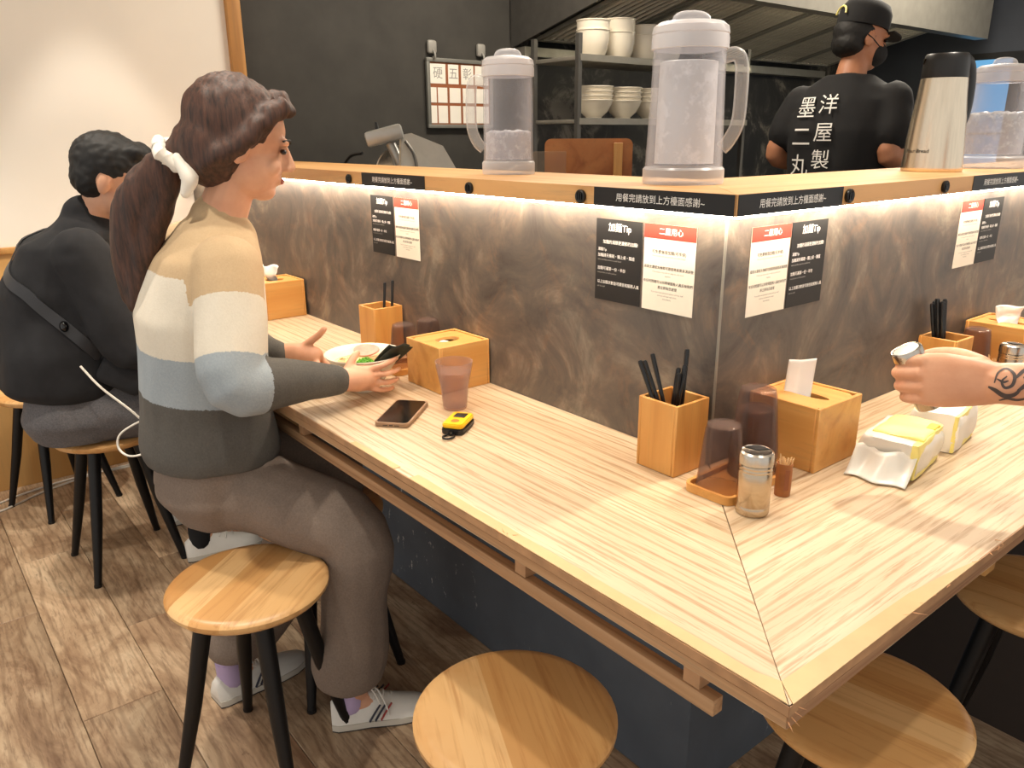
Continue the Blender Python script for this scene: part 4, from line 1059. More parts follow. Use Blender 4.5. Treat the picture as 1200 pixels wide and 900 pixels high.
# steel vacuum flask
fl = thing('vacuum_flask', 'brushed steel vacuum flask with black top on the ledge', 'flask', (-0.114, 0.949, ZL), 0)
bm = B(); lathe(bm, [(0, 0), (0.0655, 0), (0.067, 0.003), (0.0665, 0.01), (0.064, 0.06), (0.059, 0.12), (0.0535, 0.17), (0.0505, 0.205), (0.050, 0.209), (0, 0.209)], 56); obj('body', bm, 'steel_warm', fl)
bm = B(); lathe(bm, [(0, 0.2095), (0.050, 0.2095), (0.0505, 0.213), (0.0485, 0.245), (0.0470, 0.258), (0.044, 0.262), (0, 0.263)], 48); tp = obj('top', bm, 'black_plastic', fl)
prism_b = B(); prism(prism_b, [(-0.007, 0.006), (0.007, 0.006), (0, -0.006)], 0.0475, 0.0505, Matrix.Rotation(math.radians(-48), 4, 'Z') @ Matrix.Translation((0, 0, 0.246)) @ Matrix.Rotation(PI/2, 4, 'X')); obj('pour_mark', prism_b, 'black_gloss', tp)
bm = B(); tube(bm, smooth_path([(0.045, 0.0, 0.25), (0.082, 0, 0.245), (0.097, 0, 0.20), (0.094, 0, 0.13), (0.070, 0, 0.085)], 5), [0.010]*21, 10, flat=1.5); hd_ = obj('handle', bm, 'black_plastic', fl); hd_.rotation_euler = (0, 0, math.radians(78))
# small print curved on the flask
for s_, zz, sz in (('Pour Bread', 0.047, 0.0125),):
    me = text_mesh(s_, sz, 0.004).copy(); me.materials.append(MATS['ink_black'])
    a0 = math.radians(-100)
    for v in me.vertices:
        a = a0 + v.co.x/0.0655; r_ = 0.0652 + 0.0012; v.co = V((r_*math.cos(a), r_*math.sin(a), zz + v.co.y))
    link('print', me, fl)

# ================================================================== PEOPLE
def remesh(name, bm, voxel, smooth=6, fac=0.5):
    bmesh.ops.recalc_face_normals(bm, faces=bm.faces)
    me = bpy.data.meshes.new('tmp'); bm.to_mesh(me); bm.free()
    o = bpy.data.objects.new('tmp', me); COL.objects.link(o)
    r = o.modifiers.new('r', 'REMESH'); r.mode = 'VOXEL'; r.voxel_size = voxel; r.adaptivity = 0.0
    if smooth:
        s = o.modifiers.new('s', 'SMOOTH'); s.factor = fac; s.iterations = smooth
    bpy.context.view_layer.update()
    out = bpy.data.meshes.new_from_object(o.evaluated_get(bpy.context.evaluated_depsgraph_get())); out.name = name
    bpy.data.objects.remove(o); bpy.data.meshes.remove(me)
    for p in out.polygons: p.use_smooth = True
    return out
def displace(me, fn):
    ns = [n.vector.copy() for n in me.vertex_normals]
    for v, n in zip(me.vertices, ns): v.co = v.co + n*fn(v.co)
def put(name, me, mats, parent=None):
    for m in (mats if isinstance(mats, (list, tuple)) else [mats]): me.materials.append(MATS[m])
    return link(name, me, parent)
def limb(bm, chain, infl=0.0, seg=14, n=4):
    """tapered limb through (point, radius) with round ends"""
    pts = [V(p) for p, r in chain]; rs = [r+infl for p, r in chain]
    sp = smooth_path(pts, n) if len(pts) > 2 else [pts[0].lerp(pts[1], k/n) for k in range(n+1)]
    m = len(sp)-1; rr = []
    for i in range(m+1):
        t = i/m*(len(rs)-1); a = min(int(t), len(rs)-2); rr.append(rs[a] + (rs[a+1]-rs[a])*(t-a))
    tube(bm, sp, rr, seg); ball(bm, sp[0], rs[0]*0.995, 2); ball(bm, sp[-1], rs[-1]*0.995, 2)
def rings(bm, rs, seg=24, infl=0.0, p=2.4):
    """closed loft through (centre, right vector, forward vector)"""
    R = []
    for c, a, b in rs:
        c, a, b = V(c), V(a), V(b); a = a*(1+infl/a.length); b = b*(1+infl/b.length); row = []
        for k in range(seg):
            t = 2*PI*k/seg; x, y = math.cos(t), math.sin(t)
            x = math.copysign(abs(x)**(2/p), x); y = math.copysign(abs(y)**(2/p), y)
            row.append(bm.verts.new(c + a*x + b*y))
        R.append(row)
    for u, v in zip(R, R[1:]):
        for k in range(seg): bm.faces.new((u[k], u[(k+1) % seg], v[(k+1) % seg], v[k]))
    bm.faces.new(R[0][::-1]); bm.faces.new(R[-1])
def basis(f, up=V((0,0,1))):
    f = V(f).normalized(); r = f.cross(up).normalized(); u = r.cross(f).normalized(); return r, f, u
def head_shape(bm, c, f, up=V((0,0,1)), s=1.0):
    """skull, jaw, nose, brow and ears; c = head centre, f = looking direction"""
    r, f, u = basis(f, up); c = V(c); M = Matrix((r, f, u)).transposed()
    P = lambda x, y, z: c + (r*x + f*y + u*z)*s
    ball(bm, P(0, -0.012, 0.025), (0.074*s, 0.092*s, 0.088*s), 3, M)
    ball(bm, P(0, 0.022, -0.035), (0.060*s, 0.064*s, 0.072*s), 3, M)
    ball(bm, P(0, 0.052, -0.082), (0.030*s, 0.030*s, 0.024*s), 2, M)
    limb(bm, [(P(0, 0.082, 0.012), 0.008*s), (P(0, 0.100, -0.022), 0.012*s)], 0, 10, 3)
    for q in (-1, 1):
        ball(bm, P(q*0.010, 0.092, -0.027), 0.009*s, 2)
        ball(bm, P(q*0.030, 0.075, 0.022), (0.020*s, 0.012*s, 0.010*s), 2, M)
        ball(bm, P(q*0.074, -0.008, -0.012), (0.009*s, 0.020*s, 0.032*s), 2, M)
        ball(bm, P(q*0.036, 0.060, -0.030), (0.022*s, 0.020*s, 0.022*s), 2, M)
    ball(bm, P(0, 0.080, -0.056), (0.024*s, 0.010*s, 0.011*s), 2, M)
    return P, M
def face_bits(P, M, parent, s=1.0, lips=True):
    for q in (-1, 1):
        bm = B(); ball(bm, P(q*0.031, 0.0775, 0.004), (0.013*s, 0.007*s, 0.006*s), 2, M); obj('eye', bm, 'eye_dark', parent)
        bm = B(); limb(bm, [(P(q*0.016, 0.088, 0.024), 0.0028), (P(q*0.032, 0.086, 0.029), 0.003), (P(q*0.048, 0.072, 0.024), 0.002)], 0, 8, 3); obj('eyebrow', bm, 'hair_black', parent)
    if lips:
        bm = B(); ball(bm, P(0, 0.0875, -0.056), (0.020*s, 0.006*s, 0.007*s), 2, M); obj('lips', bm, 'lips', parent)
def shoe(heel, toe, name, label_part, parent, mat, stripes=True, sock=None, side=1):
    """low sneaker from heel to toe on the floor; children of the wearer"""
    heel, toe = V(heel), V(toe); d = (toe-heel); L = d.length; f = d.normalized(); r = f.cross(V((0,0,1))).normalized(); U = V((0,0,1))
    P = lambda x, y, z: heel + r*x + f*y*L + U*z
    bm = B(); sec = [(0.0, 0.026, 0.060), (0.06, 0.033, 0.072), (0.22, 0.035, 0.074), (0.36, 0.035, 0.076), (0.50, 0.039, 0.066), (0.66, 0.043, 0.052), (0.82, 0.041, 0.042), (0.94, 0.030, 0.034), (1.0, 0.012, 0.026)]
    R = []
    for y, w_, h_ in sec:
        R.append([bm.verts.new(P(w_*math.cos(a)*(1.0 if math.sin(a) < 0.3 else 0.86), y, 0.014 + max(0, math.sin(a))*(h_-0.014))) for a in [PI*k/12 for k in range(13)]])
    for u_, v_ in zip(R, R[1:]):
        for k in range(12): bm.faces.new((u_[k], u_[k+1], v_[k+1], v_[k]))
        bm.faces.new((u_[12], u_[0], v_[0], v_[12]))
    bm.faces.new(R[0]); bm.faces.new(R[-1][::-1])
    up_ = obj('shoe', bm, mat, parent, 60)
    def outline(z, e):
        o_ = []
        for y, w_, h_ in sec: o_.append((w_+e, y))
        pts = [P(w_, y, z) for w_, y in o_] + [P(-w_, y, z) for w_, y in reversed(o_)]
        return pts
    for nm, z0, z1, e, m_ in (('sole', 0.004, 0.018, 0.003, 'shoe_sole'), ('outsole', 0.0005, 0.004, 0.0025, 'sole_line')):
        bm = B(); a = [bm.verts.new(q) for q in outline(z0, e)]; b = [bm.verts.new(q) for q in outline(z1, e)]; n = len(a)
        bm.faces.new(a); bm.faces.new(b)
        for i in range(n): bm.faces.new((a[i], a[(i+1) % n], b[(i+1) % n], b[i]))
        obj(nm, bm, m_, up_, 30)
    for k in range(4):
        y = 0.42+0.075*k; h_ = 0.077-0.0095*k
        bm = B(); tube(bm, smooth_path([P(-0.024, y, h_-0.012), P(0, y+0.02, h_+0.002), P(0.024, y-0.01, h_-0.012)], 4), 0.0022, 6); obj('lace', bm, 'shoe_white', up_)
    if stripes:
        bm = B(); tube(bm, smooth_path([P(0.0, 0.40, 0.08), P(0.012, 0.36, 0.10), P(0.026, 0.42, 0.088), P(0.034, 0.47, 0.06)], 5), 0.0020, 6); obj('lace', bm, 'shoe_white', up_)
        bm = B(); tube(bm, smooth_path([P(0.0, 0.40, 0.08), P(0.02, 0.45, 0.092), P(0.036, 0.52, 0.06), P(0.040, 0.55, 0.03)], 5), 0.0020, 6); obj('lace', bm, 'shoe_white', up_)
        for k, m_ in enumerate(('stripe_navy', 'stripe_navy', 'stripe_red')):
            for q in (1, -1):
                y = 0.36 + 0.055*k
                bm = B(); tube(bm, [P(q*0.0385, y, 0.020), P(q*0.0372, y+0.06, 0.043), P(q*0.0335, y+0.11, 0.058)], [0.0042, 0.004, 0.0036], 6, flat=0.5); obj('stripe', bm, m_, up_)
    if sock:
        bm = B(); limb(bm, [(P(0, 0.19, 0.055), 0.034), (P(0, 0.18, 0.105), 0.033)], 0, 14, 3); obj('sock', bm, sock, parent)
def fingers(bm, chains, r=0.0078, infl=0.0):
    for ch in chains:
        k = len(ch); limb(bm, [(p, r*(1.08-0.28*i/(k-1))) for i, p in enumerate(ch)], infl, 10, 3)

# ------------------------------------------------------------------ woman in the striped jumper
def build_woman():
    root = thing('person', 'woman in a beige, cream, blue and grey striped jumper holding a ramen bowl', 'person', (-0.92, -0.55, 0.0))
    org = V((-0.92, -0.55, 0)); 
    rr, ff = V((0.99, -0.12, 0)), V((0.12, 0.99, 0))
    pel, wai, che, shl = V((-0.950, -0.555, 0.570)), V((-0.950, -0.562, 0.74)), V((-0.945, -0.552, 0.95)), V((-0.935, -0.525, 1.07))
    nb, nt, hc = V((-0.925, -0.505, 1.13)), V((-0.905, -0.470, 1.20)), V((-0.885, -0.440, 1.295))
    sR, sL = V((-0.785, -0.535, 1.060)), V((-1.090, -0.520, 1.065)); eR, eL = V((-0.675, -0.585, 0.855)), V((-1.10, -0.47, 0.86)); wR, wL = V((-0.702, -0.365, 0.812)), V((-0.955, -0.385, 0.822))
    hR, hL, kR, kL = V((-0.875, -0.545, 0.575)), V((-1.03, -0.53, 0.57)), V((-0.635, -0.378, 0.475)), V((-0.93, -0.28, 0.50))
    aR, aL = V((-0.640, -0.402, 0.09)), V((-0.915, -0.575, 0.09))
    hf = V((0.30, 0.93, -0.28))
    # body
    bm = B()
    def torso(b, i=0.0):
        rings(b, [(pel-V((-0.01,0,0.08)), rr*0.095, ff*0.07), (pel, rr*0.145, ff*0.105), (wai, rr*0.132, ff*0.098), (che, rr*0.148, ff*0.108), (shl, rr*0.135, ff*0.085), (nb, rr*0.07, ff*0.058)], 24, i)
    torso(bm)
    limb(bm, [(nb-V((0,0,0.02)), 0.055), (nt, 0.047), (hc-V((0,0,0.03)), 0.048)])
    P, M = head_shape(bm, hc, hf)
    for s_, e_, w_ in ((sR, eR, wR), (sL, eL, wL)): limb(bm, [(s_, 0.05), (s_.lerp(e_, 0.5), 0.043), (e_, 0.036), (e_.lerp(w_, 0.4), 0.035), (w_, 0.024)])
    for h_, k_, a_ in ((hR, kR, aR), (hL, kL, aL)): limb(bm, [(h_, 0.078), (h_.lerp(k_, 0.5), 0.070), (k_, 0.054), (k_.lerp(a_, 0.35), 0.052), (a_, 0.032)])
    for a_, t_ in ((aR, V((-0.598, -0.315, 0.034))), (aL, V((-0.926, -0.48, 0.034)))): limb(bm, [(a_-V((0,0,0.035)), 0.027), (t_, 0.015)])
    # right hand around the bowl
    limb(bm, [(wR, 0.024), (V((-0.698, -0.318, 0.806)), 0.026), (V((-0.700, -0.292, 0.803)), 0.022)])
    limb(bm, [(V((-0.702, -0.315, 0.820)), 0.016), (V((-0.702, -0.285, 0.818)), 0.013)]); limb(bm, [(V((-0.700, -0.318, 0.793)), 0.016), (V((-0.703, -0.285, 0.787)), 0.013)])
    fingers(bm, [[(-0.700, -0.288, 0.823), (-0.690, -0.258, 0.828), (-0.693, -0.232, 0.832), (-0.701, -0.212, 0.834)],
                 [(-0.697, -0.284, 0.809), (-0.689, -0.248, 0.808), (-0.698, -0.220, 0.807), (-0.711, -0.200, 0.806)],
                 [(-0.699, -0.284, 0.794), (-0.692, -0.248, 0.787), (-0.704, -0.220, 0.783), (-0.719, -0.202, 0.781)],
                 [(-0.704, -0.288, 0.781), (-0.700, -0.258, 0.770), (-0.708, -0.232, 0.764), (-0.720, -0.214, 0.762)]], 0.0070)
    fingers(bm, [[(-0.708, -0.335, 0.822), (-0.716, -0.318, 0.839), (-0.726, -0.302, 0.850), (-0.738, -0.288, 0.852)]], 0.0095)
    # left hand on the far rim
    limb(bm, [(wL, 0.024), (V((-0.928, -0.345, 0.822)), 0.027), (V((-0.908, -0.315, 0.815)), 0.024)])
    fingers(bm, [[(-0.905, -0.315, 0.815), (-0.880, -0.318, 0.800), (-0.862, -0.310, 0.790), (-0.848, -0.298, 0.785)], [(-0.908, -0.300, 0.812), (-0.888, -0.292, 0.796), (-0.868, -0.280, 0.784), (-0.852, -0.272, 0.780)],
                 [(-0.912, -0.290, 0.808), (-0.896, -0.268, 0.794), (-0.876, -0.252, 0.784), (-0.860, -0.246, 0.780)], [(-0.918, -0.284, 0.802), (-0.902, -0.254, 0.790), (-0.884, -0.236, 0.782), (-0.868, -0.228, 0.778)]])
    fingers(bm, [[(-0.918, -0.335, 0.838), (-0.905, -0.318, 0.853), (-0.894, -0.304, 0.866), (-0.885, -0.294, 0.880)]], 0.0095)
    body = put('body', remesh('body', bm, 0.0036, 4), 'skin', None)
    # jumper
    bm = B()
    rings(bm, [(V((-0.955, -0.560, 0.628)), rr*0.186, ff*0.142), (V((-0.955, -0.562, 0.66)), rr*0.190, ff*0.145), (wai, rr*0.178, ff*0.132), (che, rr*0.178, ff*0.130), (shl, rr*0.160, ff*0.104), (nb-V((0,0,0.012)), rr*0.098, ff*0.082), (nb+V((0.002,0.004,0.012)), rr*0.070, ff*0.066)], 28)
    limb(bm, [(sR, 0.068), (sR.lerp(eR, 0.5), 0.066), (eR, 0.060), (eR.lerp(wR, 0.45), 0.051), (wR.lerp(eR, 0.10), 0.036)])
    limb(bm, [(wR.lerp(eR, 0.18), 0.037), (wR.lerp(eR, -0.02), 0.034)])
    limb(bm, [(sL, 0.068), (sL.lerp(eL, 0.5), 0.064), (eL, 0.058), (eL.lerp(wL, 0.45), 0.050), (wL.lerp(eL, 0.10), 0.036)])
    limb(bm, [(wL.lerp(eL, 0.18), 0.037), (wL.lerp(eL, -0.02), 0.034)])
    limb(bm, [(nb-V((0,0,0.02)), 0.066), (nb+V((0.004,0.008,0.012)), 0.060)])
    me = remesh('jumper', bm, 0.007, 8)
    # soft folds
    displace(me, lambda q: mnoise.noise(V((q.x*9, q.y*9, q.z*5)))*0.006 + mnoise.noise(V((q.x*22, q.y*22, q.z*9)))*0.0028)
    jm = put('jumper', me, 'striped_knit')
    def seg_t(p, a, b):
        d = b-a; t = max(0, min(1, (p-a).dot(d)/d.length_squared)); return t, (p-(a+d*t)).length
    def lerp_table(x, tab):
        for (x0, y0), (x1, y1) in zip(tab, tab[1:]):
            if x <= x1: return y0 + (y1-y0)*max(0, (x-x0)/(x1-x0))
        return tab[-1][1]
    band = me.attributes.new('band', 'FLOAT', 'POINT'); vals = []
    for v in me.vertices:
        c = v.co; zt = c.z + (c.y+0.55)*0.12; best = None
        for s_, e_, w_ in ((sR, eR, wR), (sL, eL, wL)):
            t1, d1 = seg_t(c, s_, e_); t2, d2 = seg_t(c, e_, w_)
            if d2 < 0.077 and d2 <= d1: best = ('f', t2)
            elif d1 < 0.078 and t1 > 0.02: best = ('u', t1)
        if best is None: vals.append(lerp_table(zt, [(0.6, 4.0), (0.772, 3.0), (0.872, 2.0), (1.035, 1.0), (1.16, 0.0)]))
        elif best[0] == 'u': vals.append(lerp_table(best[1], [(0.0, 0.2), (0.31, 1.0), (0.80, 2.0), (1.0, 2.4)]))
        else: vals.append(lerp_table(best[1], [(0.0, 2.4), (0.22, 3.0), (1.0, 4.0)]))
    band.data.foreach_set('value', vals)
    # trousers
    bm = B()
    rings(bm, [(pel+V((0.01,0.0,-0.095)), rr*0.120, ff*0.095), (pel+V((0,-0.01,-0.02)), rr*0.168, ff*0.130), (pel+V((0,0,0.09)), rr*0.160, ff*0.120)], 24)
    limb(bm, [(hR+V((0,0.0,-0.01)), 0.098), (hR.lerp(kR, 0.5)+V((0,0,0.004)), 0.092), (kR, 0.080), (kR.lerp(aR, 0.35), 0.076), (kR.lerp(aR, 0.7), 0.080), (V((-0.642, -0.408, 0.155)), 0.082)])
    limb(bm, [(V((-0.642, -0.408, 0.20)), 0.081), (V((-0.642, -0.408, 0.150)), 0.083)])
    limb(bm, [(hL, 0.105), (hL.lerp(kL, 0.5), 0.095), (kL, 0.080), (kL.lerp(aL, 0.35), 0.078), (kL.lerp(aL, 0.7), 0.082), (V((-0.915, -0.565, 0.15)), 0.083)])
    me = remesh('trousers', bm, 0.008, 8)
    displace(me, lambda q: mnoise.noise(V((q.x*11, q.y*11, q.z*3.5)))*0.008 + mnoise.noise(V((q.x*20, q.y*20, q.z*8)))*0.003)
    for v in me.vertices:
        if v.co.z < 0.125: v.co.z = 0.125 + (v.co.z-0.125)*0.06
    tro = put('trousers', me, 'trouser_taupe')
    # hair: cap, tied low, tail down the back
    bm = B(); r, f, u = basis(hf)
    ball(bm, P(0, -0.030, 0.040), (0.088, 0.098, 0.092), 3, M); ball(bm, P(0, -0.055, -0.02), (0.080, 0.075, 0.085), 3, M)
    for q in (-1, 1):
        limb(bm, [(P(q*0.050, 0.055, 0.088), 0.020), (P(q*0.072, 0.028, 0.055), 0.020), (P(q*0.078, -0.010, 0.0), 0.022), (P(q*0.060, -0.055, -0.045), 0.026)])
    limb(bm, [(P(0, 0.05, 0.105), 0.022), (P(0.02, 0.075, 0.085), 0.016)])
    tie = P(0, -0.125, -0.055)
    limb(bm, [(P(0, -0.08, -0.02), 0.055), (tie, 0.026)])
    tail = [tie, tie+V((-0.035, -0.030, -0.045)), tie+V((-0.075, -0.060, -0.11)), tie+V((-0.10, -0.075, -0.20)), tie+V((-0.105, -0.075, -0.29)), tie+V((-0.10, -0.06, -0.36))]
    limb(bm, list(zip(tail, (0.026, 0.042, 0.052, 0.050, 0.040, 0.016))))
    limb(bm, [(tail[1]+V((0.02, 0.015, 0)), 0.03), (tail[3]+V((0.03, 0.01, 0)), 0.036), (tail[4]+V((0.02, -0.015, -0.02)), 0.02)])
    me = remesh('hair', bm, 0.006, 6)
    displace(me, lambda q: mnoise.noise(V((q.x*60, q.y*60, q.z*7)))*0.005)
    hair = put('hair', me, 'hair_brown')
    bm = B(); a, b, d = frame_dir(tail[1]-tail[0])
    sp = [tie + d*0.004 + (a*math.cos(t) + b*math.sin(t))*(0.031+0.004*math.sin(6*t)) for t in [2*PI*k/36 for k in range(36)]]
    tube(bm, sp, [0.013+0.003*math.sin(k*1.7) for k in range(36)], 10, closed=True)
    scr = obj('scrunchie', bm, 'scrunchie', None); bm = B(); limb(bm, [(tie+V((0.03, 0.0, -0.01)), 0.014), (tie+V((0.050, 0.010, -0.045)), 0.018), (tie+V((0.045, 0.0, -0.075)), 0.010)]); bw = obj('bow_end', bm, 'scrunchie', None)
    for o in (body, jm, tro, hair, scr, bw): o.parent = root; o.matrix_parent_inverse = Matrix.Translation(-org)
    sub = bpy.data.objects.new('x', None)
    bits = []
    before = set(bpy.data.objects)
    face_bits(P, M, root)
    shoe((-0.665, -0.455, 0), (-0.565, -0.240, 0), 'shoe', 'w', root, 'shoe_white', True, 'sock_lilac')
    shoe((-0.908, -0.640, 0), (-0.930, -0.402, 0), 'shoe', 'w', root, 'shoe_white', True, 'sock_lilac')
    for o in set(bpy.data.objects) - before:
        if o.parent == root: o.matrix_parent_inverse = Matrix.Translation(-org)
    bpy.data.objects.remove(sub)
    return root
build_woman()

# ------------------------------------------------------------------ man in black
def build_man():
    org = V((-1.81, -0.64, 0)); root = thing('person', 'man in a black sweatshirt and grey jeans with a sling bag, seated by the wall', 'person', org)
    before = set(bpy.data.objects)
    rr, ff = V((0.97, -0.24, 0)), V((0.24, 0.97, 0))
    pel, wai, che, shl = V((-1.80, -0.675, 0.545)), V((-1.815, -0.685, 0.72)), V((-1.820, -0.665, 0.90)), V((-1.815, -0.635, 1.025))
    nb, nt, hc = V((-1.795, -0.585, 1.075)), V((-1.770, -0.54, 1.125)), V((-1.735, -0.500, 1.197))
    sR, sL = V((-1.640, -0.635, 0.995)), V((-1.995, -0.595, 0.995)); eR, eL = V((-1.56, -0.56, 0.74)), V((-2.03, -0.47, 0.76)); wR, wL = V((-1.60, -0.36, 0.79)), V((-1.90, -0.33, 0.80))
    hR, hL, kR, kL = V((-1.70, -0.64, 0.545)), V((-1.90, -0.62, 0.545)), V((-1.60, -0.235, 0.515)), V((-1.93, -0.21, 0.515)); aR, aL = V((-1.655, -0.43, 0.10)), V((-1.945, -0.40, 0.10))
    hf = V((0.45, 0.85, -0.25))
    bm = B()
    rings(bm, [(pel-V((0,0,0.085)), rr*0.14, ff*0.11), (pel, rr*0.172, ff*0.125), (wai, rr*0.155, ff*0.115), (che, rr*0.168, ff*0.118), (shl, rr*0.15, ff*0.09), (nb, rr*0.072, ff*0.062)])
    limb(bm, [(nb-V((0,0,0.02)), 0.060), (nt, 0.052), (hc-V((0,0,0.03)), 0.052)]); P, M = head_shape(bm, hc, hf, s=1.02)
    for s_, e_, w_ in ((sR, eR, wR), (sL, eL, wL)): limb(bm, [(s_, 0.055), (s_.lerp(e_, 0.5), 0.048), (e_, 0.040), (e_.lerp(w_, 0.4), 0.039), (w_, 0.027)])
    for h_, k_, a_ in ((hR, kR, aR), (hL, kL, aL)): limb(bm, [(h_, 0.088), (h_.lerp(k_, 0.5), 0.076), (k_, 0.058), (k_.lerp(a_, 0.35), 0.056), (a_, 0.034)])
    for a_ in (aR, aL): limb(bm, [(a_-V((0,0,0.035)), 0.03), (a_+V((0.01, 0.12, -0.07)), 0.022)])
    for w_, q in ((wR, -1), (wL, 1)):
        p = w_+V((q*0.03, 0.055, -0.008)); limb(bm, [(w_, 0.027), (p, 0.028)])
        fingers(bm, [[p+V((q*0.012, 0.02*k-0.02, 0.012-0.006*k)), p+V((q*0.045, 0.02*k-0.005, 0.006-0.006*k)), p+V((q*0.068, 0.018*k, -0.012-0.004*k))] for k in range(4)], 0.0085)
        fingers(bm, [[w_+V((q*0.015, 0.01, 0.02)), p+V((q*0.025, -0.03, 0.028)), p+V((q*0.05, -0.02, 0.022))]], 0.010)
    put('body', remesh('body', bm, 0.006, 4), 'skin', root)
    bm = B()
    rings(bm, [(pel+V((0,-0.01,0.055)), rr*0.180, ff*0.148), (pel+V((-0.005,-0.015,0.085)), rr*0.203, ff*0.172), (wai+V((0,0,0.03)), rr*0.212, ff*0.175), (che, rr*0.205, ff*0.152), (shl, rr*0.178, ff*0.118), (nb-V((0,0,0.012)), rr*0.108, ff*0.092), (nb+V((0.004,0.008,0.018)), rr*0.074, ff*0.070)], 28)
    limb(bm, [(sR, 0.080), (sR.lerp(eR, 0.5), 0.078), (eR, 0.070), (eR.lerp(wR, 0.45), 0.058), (wR.lerp(eR, 0.08), 0.042)]); limb(bm, [(sL, 0.080), (sL.lerp(eL, 0.5), 0.078), (eL, 0.070), (eL.lerp(wL, 0.45), 0.058), (wL.lerp(eL, 0.08), 0.042)])
    limb(bm, [(nb-V((0,0,0.02)), 0.072), (nb+V((0.005,0.01,0.018)), 0.066)])
    me = remesh('sweatshirt', bm, 0.008, 8)
    displace(me, lambda q: mnoise.noise(V((q.x*7, q.y*7, q.z*7)))*0.012 + mnoise.noise(V((q.x*18, q.y*18, q.z*12)))*0.005)
    put('sweatshirt', me, 'sweat_black', root)
    me.calc_loop_triangles(); tree = BVHTree.FromPolygons([v.co.copy() for v in me.vertices], [tuple(p.vertices) for p in me.polygons])
    # bag strap laid on the back of the shirt and a small bag at the hip
    def on_back(p, out=0.004):
        loc, nor, i, d = tree.find_nearest(V(p)); return loc + nor*out
    pth = smooth_path([(-1.95, -0.60, 1.10), (-1.88, -0.76, 1.04), (-1.76, -0.82, 0.97), (-1.672, -0.775, 0.907), (-1.632, -0.734, 0.849), (-1.600, -0.687, 0.788), (-1.600, -0.632, 0.716)], 6)
    pth = [on_back(p) for p in pth]
    bm = B(); W = []
    for i, p in enumerate(pth):
        d = (pth[min(i+1, len(pth)-1)] - pth[max(i-1, 0)]).normalized(); loc, nor, _, _ = tree.find_nearest(p); s = d.cross(nor).normalized()*0.0155
        W.append([bm.verts.new(p+s+nor*0.001), bm.verts.new(p-s+nor*0.001), bm.verts.new(p-s-nor*0.003), bm.verts.new(p+s-nor*0.003)])
    for a, b in zip(W, W[1:]):
        for k in range(4): bm.faces.new((a[k], a[(k+1) % 4], b[(k+1) % 4], b[k]))
    strap = obj('bag_strap', bm, 'strap_black', root, 30)
    m = pth[27]; bm = B(); ball(bm, m, (0.020, 0.012, 0.016), 2); obj('buckle', bm, 'black_gloss', strap)
    bm = B(); box(bm, (-0.065, -0.028, -0.045), (0.065, 0.028, 0.045), 0.024, 4, Matrix.Translation((-1.578, -0.590, 0.668)) @ Matrix.Rotation(1.15, 4, 'Z') @ Matrix.Rotation(0.55, 4, 'Y')); obj('sling_bag', bm, 'sweat_black', root)
    bm = B()
    rings(bm, [(pel+V((0,-0.01,-0.09)), rr*0.155, ff*0.125), (pel+V((0,-0.01,-0.02)), rr*0.188, ff*0.150), (pel+V((0,0,0.07)), rr*0.172, ff*0.130)])
    for h_, k_, a_ in ((hR, kR, aR), (hL, kL, aL)): limb(bm, [(h_, 0.100), (h_.lerp(k_, 0.5), 0.090), (k_, 0.072), (k_.lerp(a_, 0.4), 0.066), (a_+V((0,0,0.06)), 0.056)])
    me = remesh('jeans', bm, 0.008, 8)
    displace(me, lambda q: mnoise.noise(V((q.x*16, q.y*10, q.z*12)))*0.007 + mnoise.noise(V((q.x*30, q.y*20, q.z*20)))*0.003)
    put('jeans', me, 'jeans_grey', root)
    bm = B(); ball(bm, P(0, -0.022, 0.042), (0.084, 0.100, 0.086), 3, M); ball(bm, P(0, -0.05, 0.0), (0.080, 0.066, 0.070), 3, M); ball(bm, P(0, 0.05, 0.085), (0.062, 0.04, 0.03), 2, M)
    me = remesh('hair', bm, 0.006, 4)
    displace(me, lambda q: mnoise.noise(q*70)*0.004)
    put('hair', me, 'hair_black', root)
    face_bits(P, M, root, 1.02)
    shoe((-1.655, -0.475, 0), (-1.615, -0.225, 0), 'shoe', 'm', root, 'shoe_white', False, 'sock_black')
    shoe((-1.950, -0.455, 0), (-1.935, -0.205, 0), 'shoe', 'm', root, 'shoe_white', False, 'sock_black')
    for o in set(bpy.data.objects) - before:
        if o.parent == root: o.matrix_parent_inverse = Matrix.Translation(-org)
build_man()
# white earphone lead looping from the man's bag
bm = B(); tube(bm, smooth_path([(-1.545, -0.70, 0.72), (-1.51, -0.665, 0.66), (-1.48, -0.60, 0.58), (-1.47, -0.555, 0.505), (-1.47, -0.58, 0.465), (-1.49, -0.625, 0.455), (-1.52, -0.645, 0.475), (-1.52, -0.635, 0.515), (-1.49, -0.585, 0.55), (-1.45, -0.53, 0.57)], 6), 0.0032, 6)
tag(obj('earphone_lead', bm, 'cable_white'), 'thin white lead looping from the man\'s bag', 'cable')
for k, pts in enumerate((((-2.62, -1.3, 0.004), (-2.52, -1.1, 0.004), (-2.50, -0.95, 0.004), (-2.56, -0.80, 0.004), (-2.60, -0.60, 0.004), (-2.58, -0.40, 0.004), (-2.61, -0.1, 0.004)),
                         ((-2.60, -1.2, 0.0045), (-2.48, -1.02, 0.0045), (-2.44, -0.91, 0.0045), (-2.47, -0.84, 0.0045), (-2.53, -0.74, 0.0045), (-2.57, -0.55, 0.012), (-2.60, -0.35, 0.0045), (-2.58, -0.05, 0.0045)))):
    bm = B(); tube(bm, smooth_path(pts, 6), 0.004, 6); tag(obj('floor_cable', bm, 'cable_white'), ['white cable lying along the foot of the wainscot wall', 'white cable curling out from the wainscot wall under the stool'][k], 'cable', 'white cables on the floor')

